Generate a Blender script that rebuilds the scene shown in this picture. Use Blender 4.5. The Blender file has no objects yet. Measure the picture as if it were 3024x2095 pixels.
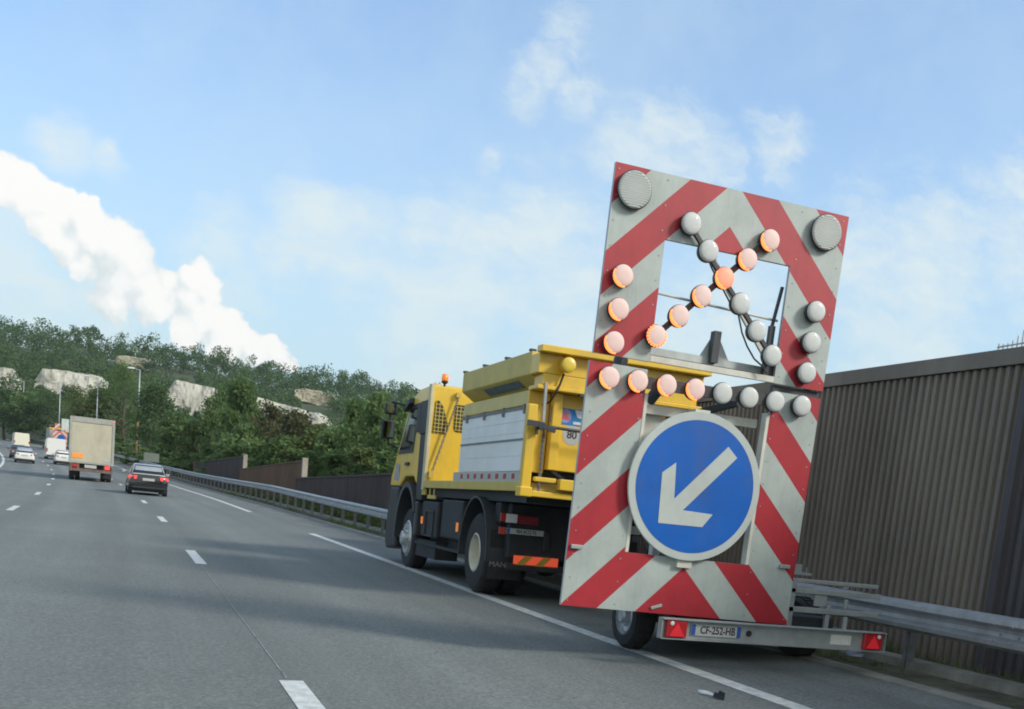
import bpy, bmesh, math, random
from mathutils import Vector, Matrix
import numpy as np
R_ = math.radians
scene = bpy.context.scene
COL = scene.collection

# ------------------------------------------------------------------ camera
CAMR = ((0.9440045, -0.0429047, -0.3271311), (-0.3151664, 0.1760404, -0.9325663), (0.0975997, 0.9834475, 0.1526608))
CAMC = Vector((0, 0, 1.33481))
FPX, CX, CY = 3202.0, 1512.0, 2016.0           # focal length and principal point, in pixels of the 3024 wide photograph
cd = bpy.data.cameras.new('camera'); cam = bpy.data.objects.new('camera', cd); COL.objects.link(cam)
M = Matrix(CAMR).to_4x4(); M.translation = CAMC; cam.matrix_world = M
cd.sensor_width = 36; cd.lens = FPX / 3024 * 36; cd.shift_y = (CY - 1047.5) / 3024
cd.clip_start = 0.1; cd.clip_end = 5000
scene.camera = cam

def ray(px, py):
    v = Matrix(CAMR) @ Vector((px - CX, -(py - CY), -FPX))
    return v.normalized()
def at(px, py, dist):                            # point at a horizontal distance (px in the 3024 wide photograph)
    r = ray(px, py); return CAMC + r * (dist / math.hypot(r.x, r.y))
def azel(px, py):
    r = ray(px, py); return math.atan2(r.x, r.y), math.asin(r.z)

# ------------------------------------------------------------------ light and sky
SUNV = Vector((1.21, -1.03, 1.0)).normalized()
SUN_EL = math.asin(SUNV.z); SUN_AZ = math.atan2(SUNV.x, SUNV.y)
sl = bpy.data.lights.new('sun', 'SUN'); sl.energy = 1.8; sl.angle = R_(12.0); sl.color = (1.0, 0.94, 0.85)
so = bpy.data.objects.new('sun', sl); COL.objects.link(so)
so.rotation_euler = SUNV.to_track_quat('Z', 'Y').to_euler(); so.location = (30, -30, 40)
scene.view_settings.view_transform = 'Standard'; scene.view_settings.look = 'None'
scene.view_settings.exposure = 0.74; scene.view_settings.gamma = 1.0
scene.cycles.filter_width = 1.9
scene.cycles.max_bounces = 6; scene.cycles.transparent_max_bounces = 8
scene.cycles.use_denoising = True

world = bpy.data.worlds.new('World'); scene.world = world; world.use_nodes = True
def make_world():
    nt = world.node_tree; nt.nodes.clear(); N = nt.nodes.new; L = nt.links.new
    def mth(op, a, b=None, c=None, clamp=False):
        n = N('ShaderNodeMath'); n.operation = op; n.use_clamp = clamp
        for i, v in enumerate((a, b, c)):
            if v is None: continue
            if isinstance(v, (int, float)): n.inputs[i].default_value = v
            else: L(v, n.inputs[i])
        return n.outputs[0]
    def mapr(v, a, b, c=0., d=1., smooth=True):
        n = N('ShaderNodeMapRange'); n.interpolation_type = 'SMOOTHSTEP' if smooth else 'LINEAR'
        L(v, n.inputs[0]); n.inputs[1].default_value = a; n.inputs[2].default_value = b
        n.inputs[3].default_value = c; n.inputs[4].default_value = d
        return n.outputs[0]
    def mixc(f, a, b):
        n = N('ShaderNodeMix'); n.data_type = 'RGBA'
        if isinstance(f, (int, float)): n.inputs[0].default_value = f
        else: L(f, n.inputs[0])
        for k, v in ((6, a), (7, b)):
            if isinstance(v, tuple): n.inputs[k].default_value = (*v, 1)
            else: L(v, n.inputs[k])
        return n.outputs[2]
    out = N('ShaderNodeOutputWorld'); bg = N('ShaderNodeBackground'); L(bg.outputs[0], out.inputs[0])
    sky = N('ShaderNodeTexSky'); sky.sky_type = 'NISHITA'; sky.sun_disc = False
    sky.sun_elevation = SUN_EL; sky.sun_rotation = SUN_AZ; sky.air_density = 1.0; sky.dust_density = 1.2; sky.ozone_density = 2.0
    tc = N('ShaderNodeTexCoord'); sep = N('ShaderNodeSeparateXYZ'); L(tc.outputs['Generated'], sep.inputs[0])
    X, Y, Z = sep.outputs
    ys = mth('MAXIMUM', Y, 0.08)
    U = mth('DIVIDE', X, ys); V = mth('DIVIDE', Z, ys)
    cmb = N('ShaderNodeCombineXYZ'); L(U, cmb.inputs[0]); L(V, cmb.inputs[1]); uv = cmb.outputs[0]
    def noise(vec, scale, detail=5, rough=0.55, sx=1., sy=1., w=0.):
        m = N('ShaderNodeMapping'); m.inputs['Scale'].default_value = (sx, sy, 1); m.inputs['Location'].default_value = (w, w * 1.7, w)
        L(vec, m.inputs[0]); n = N('ShaderNodeTexNoise'); n.inputs['Scale'].default_value = scale
        n.inputs['Detail'].default_value = detail; n.inputs['Roughness'].default_value = rough; L(m.outputs[0], n.inputs['Vector'])
        return n
    # domain warp for the heaped cloud
    wn = noise(uv, 26, 5, 0.6)
    wv = N('ShaderNodeVectorMath'); wv.operation = 'SUBTRACT'; L(wn.outputs['Color'], wv.inputs[0]); wv.inputs[1].default_value = (.5, .5, .5)
    ws = N('ShaderNodeVectorMath'); ws.operation = 'SCALE'; L(wv.outputs[0], ws.inputs[0]); ws.inputs[3].default_value = 0.034
    wa = N('ShaderNodeVectorMath'); wa.operation = 'ADD'; L(uv, wa.inputs[0]); L(ws.outputs[0], wa.inputs[1]); uvw = wa.outputs[0]
    def puv(px, py):
        r = ray(px * 1.3125, py * 1.3125); return r.x / r.y, r.z / r.y
    def blobs(lst, vec, k=1.0):
        f = None
        for (px, py, rr) in lst:
            a = puv(px, py); b = puv(px + rr, py); rad = math.hypot(a[0] - b[0], a[1] - b[1]) * k
            d = N('ShaderNodeVectorMath'); d.operation = 'DISTANCE'; L(vec, d.inputs[0]); d.inputs[1].default_value = (a[0], a[1], 0)
            g = mth('SUBTRACT', 1.0, mth('DIVIDE', d.outputs['Value'], rad))
            f = g if f is None else mth('SMOOTH_MAX', f, g, 0.25)
        return f
    cu = [(60, 220, 150), (200, 300, 150), (-60, 200, 160), (360, 380, 140), (480, 350, 85), (600, 450, 105), (690, 440, 75), (640, 580, 130), (790, 640, 150),
          (880, 740, 165), (970, 830, 150), (880, 930, 150), (820, 1060, 115), (1050, 960, 110), (1210, 940, 75), (1425, 920, 110),
          (1500, 990, 95), (1380, 1060, 110), (1540, 1140, 90), (1620, 1240, 105), (1720, 1340, 100), (1830, 1430, 95), (1940, 1380, 75),
          (1990, 1460, 90), (2070, 1520, 75), (1450, 1200, 110), (350, 540, 110), (470, 690, 100), (600, 800, 80), (1120, 1090, 120), (1650, 1420, 120), (1350, 1300, 90)]
    cu = [(x * .3103, 343 + y * .3103, r * .3103 * 1.6) for x, y, r in cu]
    f1 = blobs(cu, uvw)
    n2 = noise(uv, 34, 6, 0.62, w=3.1); n2v = n2.outputs['Fac']
    # crisp on its upper side, torn and soft underneath
    fld = mth('ADD', f1, mth('MULTIPLY', mth('SUBTRACT', n2v, 0.5), 0.55))
    m1 = mapr(fld, 0.06, 0.30)
    wing = [(40, 640, 90), (20, 560, 80), (110, 690, 90), (200, 720, 90), (300, 790, 90), (440, 700, 70), (500, 640, 90), (520, 520, 60), (620, 560, 60), (700, 520, 90), (810, 560, 90), (150, 330, 60), (230, 355, 40),
            (980, 600, 110), (1090, 570, 120), (1200, 560, 120), (1300, 600, 120), (900, 610, 70), (1010, 690, 110), (1240, 690, 100), (1100, 365, 30), (1275, 80, 48), (1235, 135, 42),
            (1190, 200, 42), (1300, 205, 42), (1390, 330, 60), (1470, 345, 75), (1560, 355, 75), (1640, 370, 50), (1960, 610, 110), (2080, 590, 110), (2160, 640, 80), (2000, 690, 90),
            (2250, 480, 80), (2300, 600, 80), (1750, 320, 60), (1350, 860, 160), (1600, 760, 120), (2050, 770, 140), (960, 800, 120), (1700, 620, 80)]
    f2 = blobs(wing, uvw, 1.25)
    n3 = noise(uvw, 10, 9, 0.70, sx=1.0, sy=2.2, w=7.7)
    m2 = mapr(mth('ADD', mth('MINIMUM', f2, 0.5), mth('MULTIPLY', mth('SUBTRACT', n3.outputs['Fac'], 0.5), 3.0)), -0.35, 1.15, 0., 0.78)
    # veil of thin cloud everywhere
    n4 = noise(tc.outputs['Generated'], 2.6, 7, 0.62, sx=1.0, sy=1.0, w=1.3)
    n4m = N('ShaderNodeMapping')
    m3 = mapr(n4.outputs['Fac'], 0.40, 0.78, 0., 0.55)
    el = mapr(Z, 0.0, 0.42)
    gain = N('ShaderNodeMix'); gain.data_type = 'RGBA'; gain.blend_type = 'MULTIPLY'; gain.inputs[0].default_value = 1.0
    L(sky.outputs[0], gain.inputs[6]); gain.inputs[7].default_value = (SKYG[0], SKYG[1], SKYG[2], 1)
    c = gain.outputs[2]
    hz = mixc(mapr(Z, 0.02, 0.40, 0.88, 0.12), c, (3.35, 4.4, 4.8))
    c = mixc(m3, hz, (3.8, 4.8, 5.5))
    c = mixc(m2, c, (4.9, 5.4, 5.3))
    # heaped cloud, lit from the right: whitest where thick, greyer below and in its folds
    n5 = noise(uvw, 15, 4, 0.5, w=5.3)
    f3 = blobs([(x - 26, y + 26, r * .8) for x, y, r in cu if r > 45], uvw)      # the side away from the sun
    sh = mapr(mth('ADD', mth('ADD', mth('MULTIPLY', f1, 0.9), mth('MULTIPLY', n2v, 0.7)), mth('SUBTRACT', mth('MULTIPLY', n5.outputs['Fac'], 1.1), mth('MULTIPLY', mth('MAXIMUM', f3, 0.0), 0.45))), 0.55, 1.30)
    cc = mixc(sh, (4.2, 4.75, 4.95), (6.15, 6.15, 6.0))
    c = mixc(m1, c, cc)
    c = mixc(mapr(Y, 0.10, -0.55, 0., 0.8), c, (5.6, 5.75, 5.3))  # unseen sky behind the camera whitened to add warm fill light
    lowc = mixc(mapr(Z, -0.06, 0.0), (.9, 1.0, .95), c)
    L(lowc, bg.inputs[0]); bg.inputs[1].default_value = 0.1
SKYG = (1.33, 1.44, 1.52)
make_world()

# ------------------------------------------------------------------ materials
MATS = {}
def nn(nt, t): return nt.nodes.new(t)
def mat(name, col, rough=0.6, metal=0.0, var=0.12, scale=3.0, bump=0.0, bscale=40., emit=None, estr=0., spec=0.5, alpha=None, stretch=(1, 1, 1), dirt=None, dirt_amt=0.0, coat=0.):
    if name in MATS: return MATS[name]
    m = bpy.data.materials.new(name); m.use_nodes = True; nt = m.node_tree; b = nt.nodes['Principled BSDF']; L = nt.links.new
    b.inputs['Roughness'].default_value = rough; b.inputs['Metallic'].default_value = metal
    b.inputs['Specular IOR Level'].default_value = spec; b.inputs['Coat Weight'].default_value = coat
    tc = nn(nt, 'ShaderNodeTexCoord'); mp = nn(nt, 'ShaderNodeMapping'); mp.inputs['Scale'].default_value = stretch
    L(tc.outputs['Object'], mp.inputs[0])
    n = nn(nt, 'ShaderNodeTexNoise'); n.inputs['Scale'].default_value = scale; n.inputs['Detail'].default_value = 6; n.inputs['Roughness'].default_value = 0.65
    L(mp.outputs[0], n.inputs['Vector'])
    mr = nn(nt, 'ShaderNodeMapRange'); L(n.outputs['Fac'], mr.inputs[0]); mr.inputs[1].default_value = 0.3; mr.inputs[2].default_value = 0.7
    mr.inputs[3].default_value = 1 - var; mr.inputs[4].default_value = 1 + var
    mx = nn(nt, 'ShaderNodeMix'); mx.data_type = 'RGBA'; mx.blend_type = 'MULTIPLY'; mx.inputs[0].default_value = 1
    mx.inputs[6].default_value = (*col, 1); L(mr.outputs[0], mx.inputs[7]); c = mx.outputs[2]
    if dirt:
        n2 = nn(nt, 'ShaderNodeTexNoise'); n2.inputs['Scale'].default_value = scale * 0.6; n2.inputs['Detail'].default_value = 8; n2.inputs['Roughness'].default_value = 0.75
        mp2 = nn(nt, 'ShaderNodeMapping'); mp2.inputs['Location'].default_value = (4, 7, 2); mp2.inputs['Scale'].default_value = (1.6, 1.6, .8); L(tc.outputs['Object'], mp2.inputs[0]); L(mp2.outputs[0], n2.inputs['Vector'])
        m2 = nn(nt, 'ShaderNodeMapRange'); L(n2.outputs['Fac'], m2.inputs[0]); m2.inputs[1].default_value = 0.48; m2.inputs[2].default_value = 0.75; m2.inputs[3].default_value = 0; m2.inputs[4].default_value = dirt_amt
        mx2 = nn(nt, 'ShaderNodeMix'); mx2.data_type = 'RGBA'; L(m2.outputs[0], mx2.inputs[0]); L(c, mx2.inputs[6]); mx2.inputs[7].default_value = (*dirt, 1); c = mx2.outputs[2]
    L(c, b.inputs['Base Color'])
    if bump:
        n3 = nn(nt, 'ShaderNodeTexNoise'); n3.inputs['Scale'].default_value = bscale; n3.inputs['Detail'].default_value = 4; L(tc.outputs['Object'], n3.inputs['Vector'])
        bp = nn(nt, 'ShaderNodeBump'); bp.inputs['Strength'].default_value = bump; bp.inputs['Distance'].default_value = 0.02; L(n3.outputs['Fac'], bp.inputs['Height']); L(bp.outputs[0], b.inputs['Normal'])
    if emit: b.inputs['Emission Color'].default_value = (*emit, 1); b.inputs['Emission Strength'].default_value = estr
    MATS[name] = m; return m

def leafmat(name, c1, c2, trans=0.35, nsc=0.9):
    m = bpy.data.materials.new(name); m.use_nodes = True; nt = m.node_tree; nt.nodes.clear(); L = nt.links.new
    out = nn(nt, 'ShaderNodeOutputMaterial'); d = nn(nt, 'ShaderNodeBsdfDiffuse'); t = nn(nt, 'ShaderNodeBsdfTranslucent'); ms = nn(nt, 'ShaderNodeMixShader')
    g = nn(nt, 'ShaderNodeNewGeometry'); tc = nn(nt, 'ShaderNodeTexCoord'); oi = nn(nt, 'ShaderNodeObjectInfo')
    n = nn(nt, 'ShaderNodeTexNoise'); n.inputs['Scale'].default_value = nsc; n.inputs['Detail'].default_value = 3; L(tc.outputs['Object'], n.inputs['Vector'])
    a = nn(nt, 'ShaderNodeMath'); a.operation = 'MULTIPLY_ADD'; L(g.outputs['Random Per Island'], a.inputs[0]); a.inputs[1].default_value = 0.25
    a2 = nn(nt, 'ShaderNodeMath'); a2.operation = 'MULTIPLY_ADD'; L(n.outputs['Fac'], a2.inputs[0]); a2.inputs[1].default_value = 1.3; a2.inputs[2].default_value = -0.36
    L(a2.outputs[0], a.inputs[2])
    a3 = nn(nt, 'ShaderNodeMath'); a3.operation = 'MULTIPLY_ADD'; a3.use_clamp = True; L(oi.outputs['Random'], a3.inputs[0]); a3.inputs[1].default_value = 0.3; L(a.outputs[0], a3.inputs[2])
    mx = nn(nt, 'ShaderNodeMix'); mx.data_type = 'RGBA'; L(a3.outputs[0], mx.inputs[0]); mx.inputs[6].default_value = (*c1, 1); mx.inputs[7].default_value = (*c2, 1)
    L(mx.outputs[2], d.inputs[0]); L(mx.outputs[2], t.inputs[0]); ms.inputs[0].default_value = trans
    L(d.outputs[0], ms.inputs[1]); L(t.outputs[0], ms.inputs[2]); L(ms.outputs[0], out.inputs[0]); return m

# ------------------------------------------------------------------ mesh helper
class MB:
    def __init__(s, off=(0, 0, 0)): s.v = []; s.f = []; s.mi = []; s.off = Vector(off); s.m = None
    def vt(s, p):
        p = Vector(p)
        if s.m is not None: p = s.m @ p
        s.v.append(tuple(p - s.off)); return len(s.v) - 1
    def face(s, pts, mi=0):
        s.f.append([s.vt(p) for p in pts]); s.mi.append(mi); return s
    def box(s, x0, x1, y0, y1, z0, z1, mi=0):
        P = [(x0, y0, z0), (x1, y0, z0), (x1, y1, z0), (x0, y1, z0), (x0, y0, z1), (x1, y0, z1), (x1, y1, z1), (x0, y1, z1)]
        i = [s.vt(p) for p in P]
        for q in ((0, 3, 2, 1), (4, 5, 6, 7), (0, 1, 5, 4), (1, 2, 6, 5), (2, 3, 7, 6), (3, 0, 4, 7)):
            s.f.append([i[k] for k in q]); s.mi.append(mi)
        return s
    def prism(s, poly, ax, a, b, mi=0):           # poly: 2D points in the other two axes (in xyz order)
        def P(p, t):
            return {0: (t, p[0], p[1]), 1: (p[0], t, p[1]), 2: (p[0], p[1], t)}[ax]
        A = [s.vt(P(p, a)) for p in poly]; B = [s.vt(P(p, b)) for p in poly]; n = len(poly)
        s.f.append(A); s.mi.append(mi); s.f.append(B[::-1]); s.mi.append(mi)
        for k in range(n):
            s.f.append([A[k], B[k], B[(k + 1) % n], A[(k + 1) % n]]); s.mi.append(mi)
        return s
    def cyl(s, p0, p1, r0, r1=None, n=16, mi=0, caps=True):
        r1 = r0 if r1 is None else r1
        p0 = Vector(p0); p1 = Vector(p1); d = (p1 - p0).normalized()
        u = d.orthogonal().normalized(); w = d.cross(u)
        A = []; B = []
        for k in range(n):
            t = 2 * math.pi * k / n; e = u * math.cos(t) + w * math.sin(t)
            A.append(s.vt(p0 + e * r0)); B.append(s.vt(p1 + e * r1))
        for k in range(n): s.f.append([A[k], A[(k + 1) % n], B[(k + 1) % n], B[k]]); s.mi.append(mi)
        if caps: s.f.append(A[::-1]); s.mi.append(mi); s.f.append(B); s.mi.append(mi)
        return s
    def tube(s, pts, r, n=8, mi=0):
        for a, b in zip(pts[:-1], pts[1:]): s.cyl(a, b, r, r, n, mi)
        return s
    def bar(s, p0, p1, w, h, mi=0):               # rectangular bar
        p0 = Vector(p0); p1 = Vector(p1); d = (p1 - p0).normalized()
        up = Vector((0, 0, 1)) if abs(d.z) < 0.9 else Vector((0, 1, 0))
        a = d.cross(up).normalized() * w / 2; b = a.cross(d).normalized() * h / 2
        i = [s.vt(p + x * a + y * b) for p in (p0, p1) for x, y in ((-1, -1), (1, -1), (1, 1), (-1, 1))]
        for q in ((0, 1, 2, 3), (7, 6, 5, 4), (0, 4, 5, 1), (1, 5, 6, 2), (2, 6, 7, 3), (3, 7, 4, 0)):
            s.f.append([i[k] for k in q]); s.mi.append(mi)
        return s
    def lathe(s, c, ax, prof, n=24, mi=0):        # prof: (radius, t along ax)
        c = Vector(c); d = Vector(ax).normalized(); u = d.orthogonal().normalized(); w = d.cross(u); rings = []
        for r, t in prof:
            if r < 1e-5: rings.append([s.vt(c + d * t)])
            else: rings.append([s.vt(c + d * t + (u * math.cos(2 * math.pi * k / n) + w * math.sin(2 * math.pi * k / n)) * r) for k in range(n)])
        for a, b in zip(rings[:-1], rings[1:]):
            for k in range(n):
                k2 = (k + 1) % n
                if len(a) == 1 and len(b) == 1: continue
                if len(a) == 1: s.f.append([a[0], b[k2], b[k]])
                elif len(b) == 1: s.f.append([a[k], a[k2], b[0]])
                else: s.f.append([a[k], a[k2], b[k2], b[k]])
                s.mi.append(mi)
        return s
    def loft(s, rings, mi=0, caps=True, close=True):
        I = [[s.vt(p) for p in r] for r in rings]; n = len(I[0])
        for a, b in zip(I[:-1], I[1:]):
            for k in range(n if close else n - 1):
                k2 = (k + 1) % n; s.f.append([a[k], a[k2], b[k2], b[k]]); s.mi.append(mi)
        if caps: s.f.append(I[0][::-1]); s.mi.append(mi); s.f.append(I[-1]); s.mi.append(mi)
        return s
    def build(s, name, mats, parent=None, smooth=False, bevel=0., fix=True):
        me = bpy.data.meshes.new(name); me.from_pydata(s.v, [], s.f)
        mats = mats if isinstance(mats, (list, tuple)) else [mats]
        for m in mats: me.materials.append(m)
        if len(mats) > 1: me.polygons.foreach_set('material_index', s.mi)
        if fix:
            bm = bmesh.new(); bm.from_mesh(me); bmesh.ops.recalc_face_normals(bm, faces=bm.faces); bm.to_mesh(me); bm.free()
        if smooth: me.polygons.foreach_set('use_smooth', [True] * len(me.polygons))
        o = bpy.data.objects.new(name, me); COL.objects.link(o)
        if parent: o.parent = parent
        if bevel:
            b = o.modifiers.new('bevel', 'BEVEL'); b.width = bevel; b.segments = 2; b.limit_method = 'ANGLE'; b.angle_limit = R_(40)
        return o

def tag(o, label=None, cat=None, group=None, kind=None):
    if label: o['label'] = label
    if cat: o['category'] = cat
    if group: o['group'] = group
    if kind: o['kind'] = kind
    return o
def root(name, loc, label, cat, group=None, rz=0.):
    o = bpy.data.objects.new(name, None); COL.objects.link(o); o.location = loc; o.rotation_euler = (0, 0, rz); o.empty_display_size = .2
    return tag(o, label, cat, group)
def copy_tree(o, parent=None):
    c = o.copy(); COL.objects.link(c)
    if parent is not None: c.parent = parent
    for ch in o.children: copy_tree(ch, c)
    return c
def text(name, s, size, mtl, M4, parent=None, ext=0.001, align='CENTER'):
    cu = bpy.data.curves.new(name, 'FONT'); cu.body = s; cu.size = size; cu.extrude = ext; cu.align_x = align; cu.align_y = 'CENTER'; cu.offset = size * .02
    cu.materials.append(mtl); t_ = bpy.data.objects.new(name, cu); COL.objects.link(t_); bpy.context.view_layer.update()
    me = bpy.data.meshes.new_from_object(t_.evaluated_get(bpy.context.evaluated_depsgraph_get())); bpy.data.objects.remove(t_)
    if not me.materials: me.materials.append(mtl)
    o = bpy.data.objects.new(name, me); COL.objects.link(o); o.parent = parent; o.matrix_local = M4; return o
def facing_back(x, y, z, sx=1.0):                 # text plane that faces -Y (towards traffic behind)
    return Matrix.Translation((x, y, z)) @ Matrix.Rotation(R_(90), 4, 'X') @ Matrix.Diagonal((sx, 1, 1, 1))

# ------------------------------------------------------------------ road geometry
KZ = [-40, 0, 10, 20, 30, 42, 55, 70, 90, 115, 150, 260, 420]
ZZ = [0, 0, .016, .099, .2075, .352, .558, .754, 1.102, 1.743, 2.90, 6.5, 11.5]
KC = [-40, 0, 15, 35, 60, 90, 150, 420]
CC = [.001, .00105, .0012, .00067, .00086, .00107, .00114, .00114]
DS = .5; SS = np.arange(0, 420, DS)
_th = np.cumsum(np.interp(SS, KC, CC)) * DS; _x = -np.cumsum(np.sin(_th)) * DS; _y = np.cumsum(np.cos(_th)) * DS
CROSS = 0.0154
# smooth vertical profile
_zz = np.interp(SS, KZ, ZZ); _k = np.ones(17) / 17; _zz = np.convolve(np.pad(_zz, 8, 'edge'), _k, 'valid')
def th(s): return float(np.interp(s, SS, _th)) if s >= 0 else 0.0
def rd(s, u, dz=0.):
    t = th(s)
    x = float(np.interp(s, SS, _x)) if s >= 0 else 0.; y = float(np.interp(s, SS, _y)) if s >= 0 else s
    z = float(np.interp(s, SS, _zz))
    return Vector((x + u * math.cos(t), y + u * math.sin(t), z + dz + CROSS * min(max(u, -8), 8)))
def inv(x, y):
    if y < 0: return y, x
    d = (_x - x) ** 2 + (_y - y) ** 2; i = int(d.argmin()); t = _th[i]; dx, dy = x - _x[i], y - _y[i]
    return SS[i] + (-math.sin(t) * dx + math.cos(t) * dy), math.cos(t) * dx + math.sin(t) * dy
def zr(s): return float(np.interp(s, SS, _zz))

UL = (-6.45, -2.74, 1.06, 4.84)     # line offsets
UE = 6.75                           # asphalt edge
ss_list = list(np.arange(-14, 60, 1.0)) + list(np.arange(60, 416, 3.0))

def sweep(mb, prof, slist, mi=0, closed=False, fz=None):
    rings = []
    for s in slist:
        ex = fz(s) if fz else 0
        rings.append([rd(s, u, z + ex) for u, z in prof])
    mb.loft(rings, mi, caps=closed, close=closed); return mb

# asphalt
def asphalt():
    m = bpy.data.materials.new('asphalt'); m.use_nodes = True; nt = m.node_tree; b = nt.nodes['Principled BSDF']; L = nt.links.new
    tc = nn(nt, 'ShaderNodeTexCoord'); uvn = nn(nt, 'ShaderNodeUVMap')
    def noise(vec, sc, det, sx=1, sy=1, ro=.6):
        mp = nn(nt, 'ShaderNodeMapping'); mp.inputs['Scale'].default_value = (sx, sy, 1); L(vec, mp.inputs[0])
        n = nn(nt, 'ShaderNodeTexNoise'); n.inputs['Scale'].default_value = sc; n.inputs['Detail'].default_value = det; n.inputs['Roughness'].default_value = ro; L(mp.outputs[0], n.inputs[0]); return n.outputs['Fac']
    def rng(v, a, b_, c, d):
        r = nn(nt, 'ShaderNodeMapRange'); L(v, r.inputs[0]); r.inputs[1].default_value = a; r.inputs[2].default_value = b_; r.inputs[3].default_value = c; r.inputs[4].default_value = d; return r.outputs[0]
    def mul(a, b_):
        q = nn(nt, 'ShaderNodeMath'); q.operation = 'MULTIPLY'; L(a, q.inputs[0])
        if isinstance(b_, float): q.inputs[1].default_value = b_
        else: L(b_, q.inputs[1])
        return q.outputs[0]
    uv = uvn.outputs[0]; ob = tc.outputs['Object']
    streak = rng(noise(uv, 1.1, 4, 1.0, .03), .3, .7, .88, 1.10)
    lane = rng(noise(uv, .35, 2, 1.6, .015), .35, .65, .90, 1.08)
    patch = rng(noise(ob, .28, 5), .3, .7, .92, 1.08)
    fine = rng(noise(ob, 28, 3, ro=.75), .25, .75, .62, 1.38)
    agg = nn(nt, 'ShaderNodeTexVoronoi'); agg.inputs['Scale'].default_value = 55; L(ob, agg.inputs[0])
    ag = rng(agg.outputs['Color'], 0., 1., .80, 1.22)
    su = nn(nt, 'ShaderNodeSeparateXYZ'); L(uv, su.inputs[0])
    w1 = nn(nt, 'ShaderNodeMath'); w1.operation = 'MULTIPLY_ADD'; L(su.outputs[0], w1.inputs[0]); w1.inputs[1].default_value = 2 * math.pi / 1.89; w1.inputs[2].default_value = .35
    w2 = nn(nt, 'ShaderNodeMath'); w2.operation = 'SINE'; L(w1.outputs[0], w2.inputs[0])
    track = rng(w2.outputs[0], -1, 1, .935, 1.05)
    grime = rng(noise(uv, 1.6, 6, 1.0, .35), .42, .70, 1.0, .66); ge = rng(su.outputs[0], 4.9, 6.2, 0., 1.)
    g2 = nn(nt, 'ShaderNodeMix'); g2.data_type = 'FLOAT'; L(ge, g2.inputs[0]); g2.inputs[2].default_value = 1.0; L(grime, g2.inputs[3])
    v = mul(mul(mul(mul(streak, lane), mul(patch, fine)), ag), mul(track, g2.outputs[0]))
    mx = nn(nt, 'ShaderNodeMix'); mx.data_type = 'RGBA'; mx.blend_type = 'MULTIPLY'; mx.inputs[0].default_value = 1; mx.inputs[6].default_value = (.172, .187, .174, 1); L(v, mx.inputs[7]); L(mx.outputs[2], b.inputs[0])
    b.inputs['Roughness'].default_value = .82; b.inputs['Specular IOR Level'].default_value = .35
    bp = nn(nt, 'ShaderNodeBump'); bp.inputs['Strength'].default_value = .5; bp.inputs['Distance'].default_value = .012; L(noise(ob, 60, 3), bp.inputs['Height']); L(bp.outputs[0], b.inputs['Normal'])
    return m
def road():
    us = [-12, -9, -6.45, -4.6, -2.74, -.9, 1.06, 2.9, 4.84, 5.8, UE]
    me = bpy.data.meshes.new('road'); bm = bmesh.new(); uvl = bm.loops.layers.uv.new('UVMap'); G = []
    for s in ss_list: G.append([(bm.verts.new(rd(s, u, 0.)), (u, s)) for u in us])
    for a, b in zip(G[:-1], G[1:]):
        for k in range(len(us) - 1):
            q = (a[k], a[k + 1], b[k + 1], b[k]); f = bm.faces.new([i[0] for i in q])
            for lp, i in zip(f.loops, q): lp[uvl].uv = i[1]
    bm.to_mesh(me); bm.free(); me.materials.append(asphalt()); o = bpy.data.objects.new('road', me); COL.objects.link(o); tag(o, 'grey asphalt motorway carriageway curving left', None, None, 'structure')
road()
paint = mat('road_paint', (.62, .64, .60), .6, var=.22, scale=9, dirt=(.2, .2, .19), dirt_amt=.8)
def strips(name, lst, m):                          # (u, width, s0, s1)
    mb = MB()
    for u, w, s0, s1 in lst:
        n = max(2, int((s1 - s0) / 1.5) + 1); sl_ = [s0 + (s1 - s0) * k / (n - 1) for k in range(n)]
        mb.loft([[rd(s, u - w / 2, .004), rd(s, u + w / 2, .004)] for s in sl_], 0, caps=False, close=False)
    o = mb.build(name, m, fix=False); tag(o, None, None, None, 'structure'); return o
L_ = []
k = 0
for k in range(-1, 26):
    L_.append((UL[2], .17, 4.15 + 13 * k, 7.1 + 13 * k)); L_.append((UL[1], .17, 4.4 + 13 * k, 7.3 + 13 * k))
L_.append((UL[0], .22, -12, 330))
for k in range(-1, 8):
    L_.append((UL[3], .20, 42.4 + 52 * k, 81.4 + 52 * k))
strips('road_markings', L_, paint)
seamm = mat('road_seam', (.27, .28, .26), .8, var=.5, scale=6)
strips('road_seam_line', [(UL[2] - .02, .009, 7.2, 17.0)], seamm)

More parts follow.
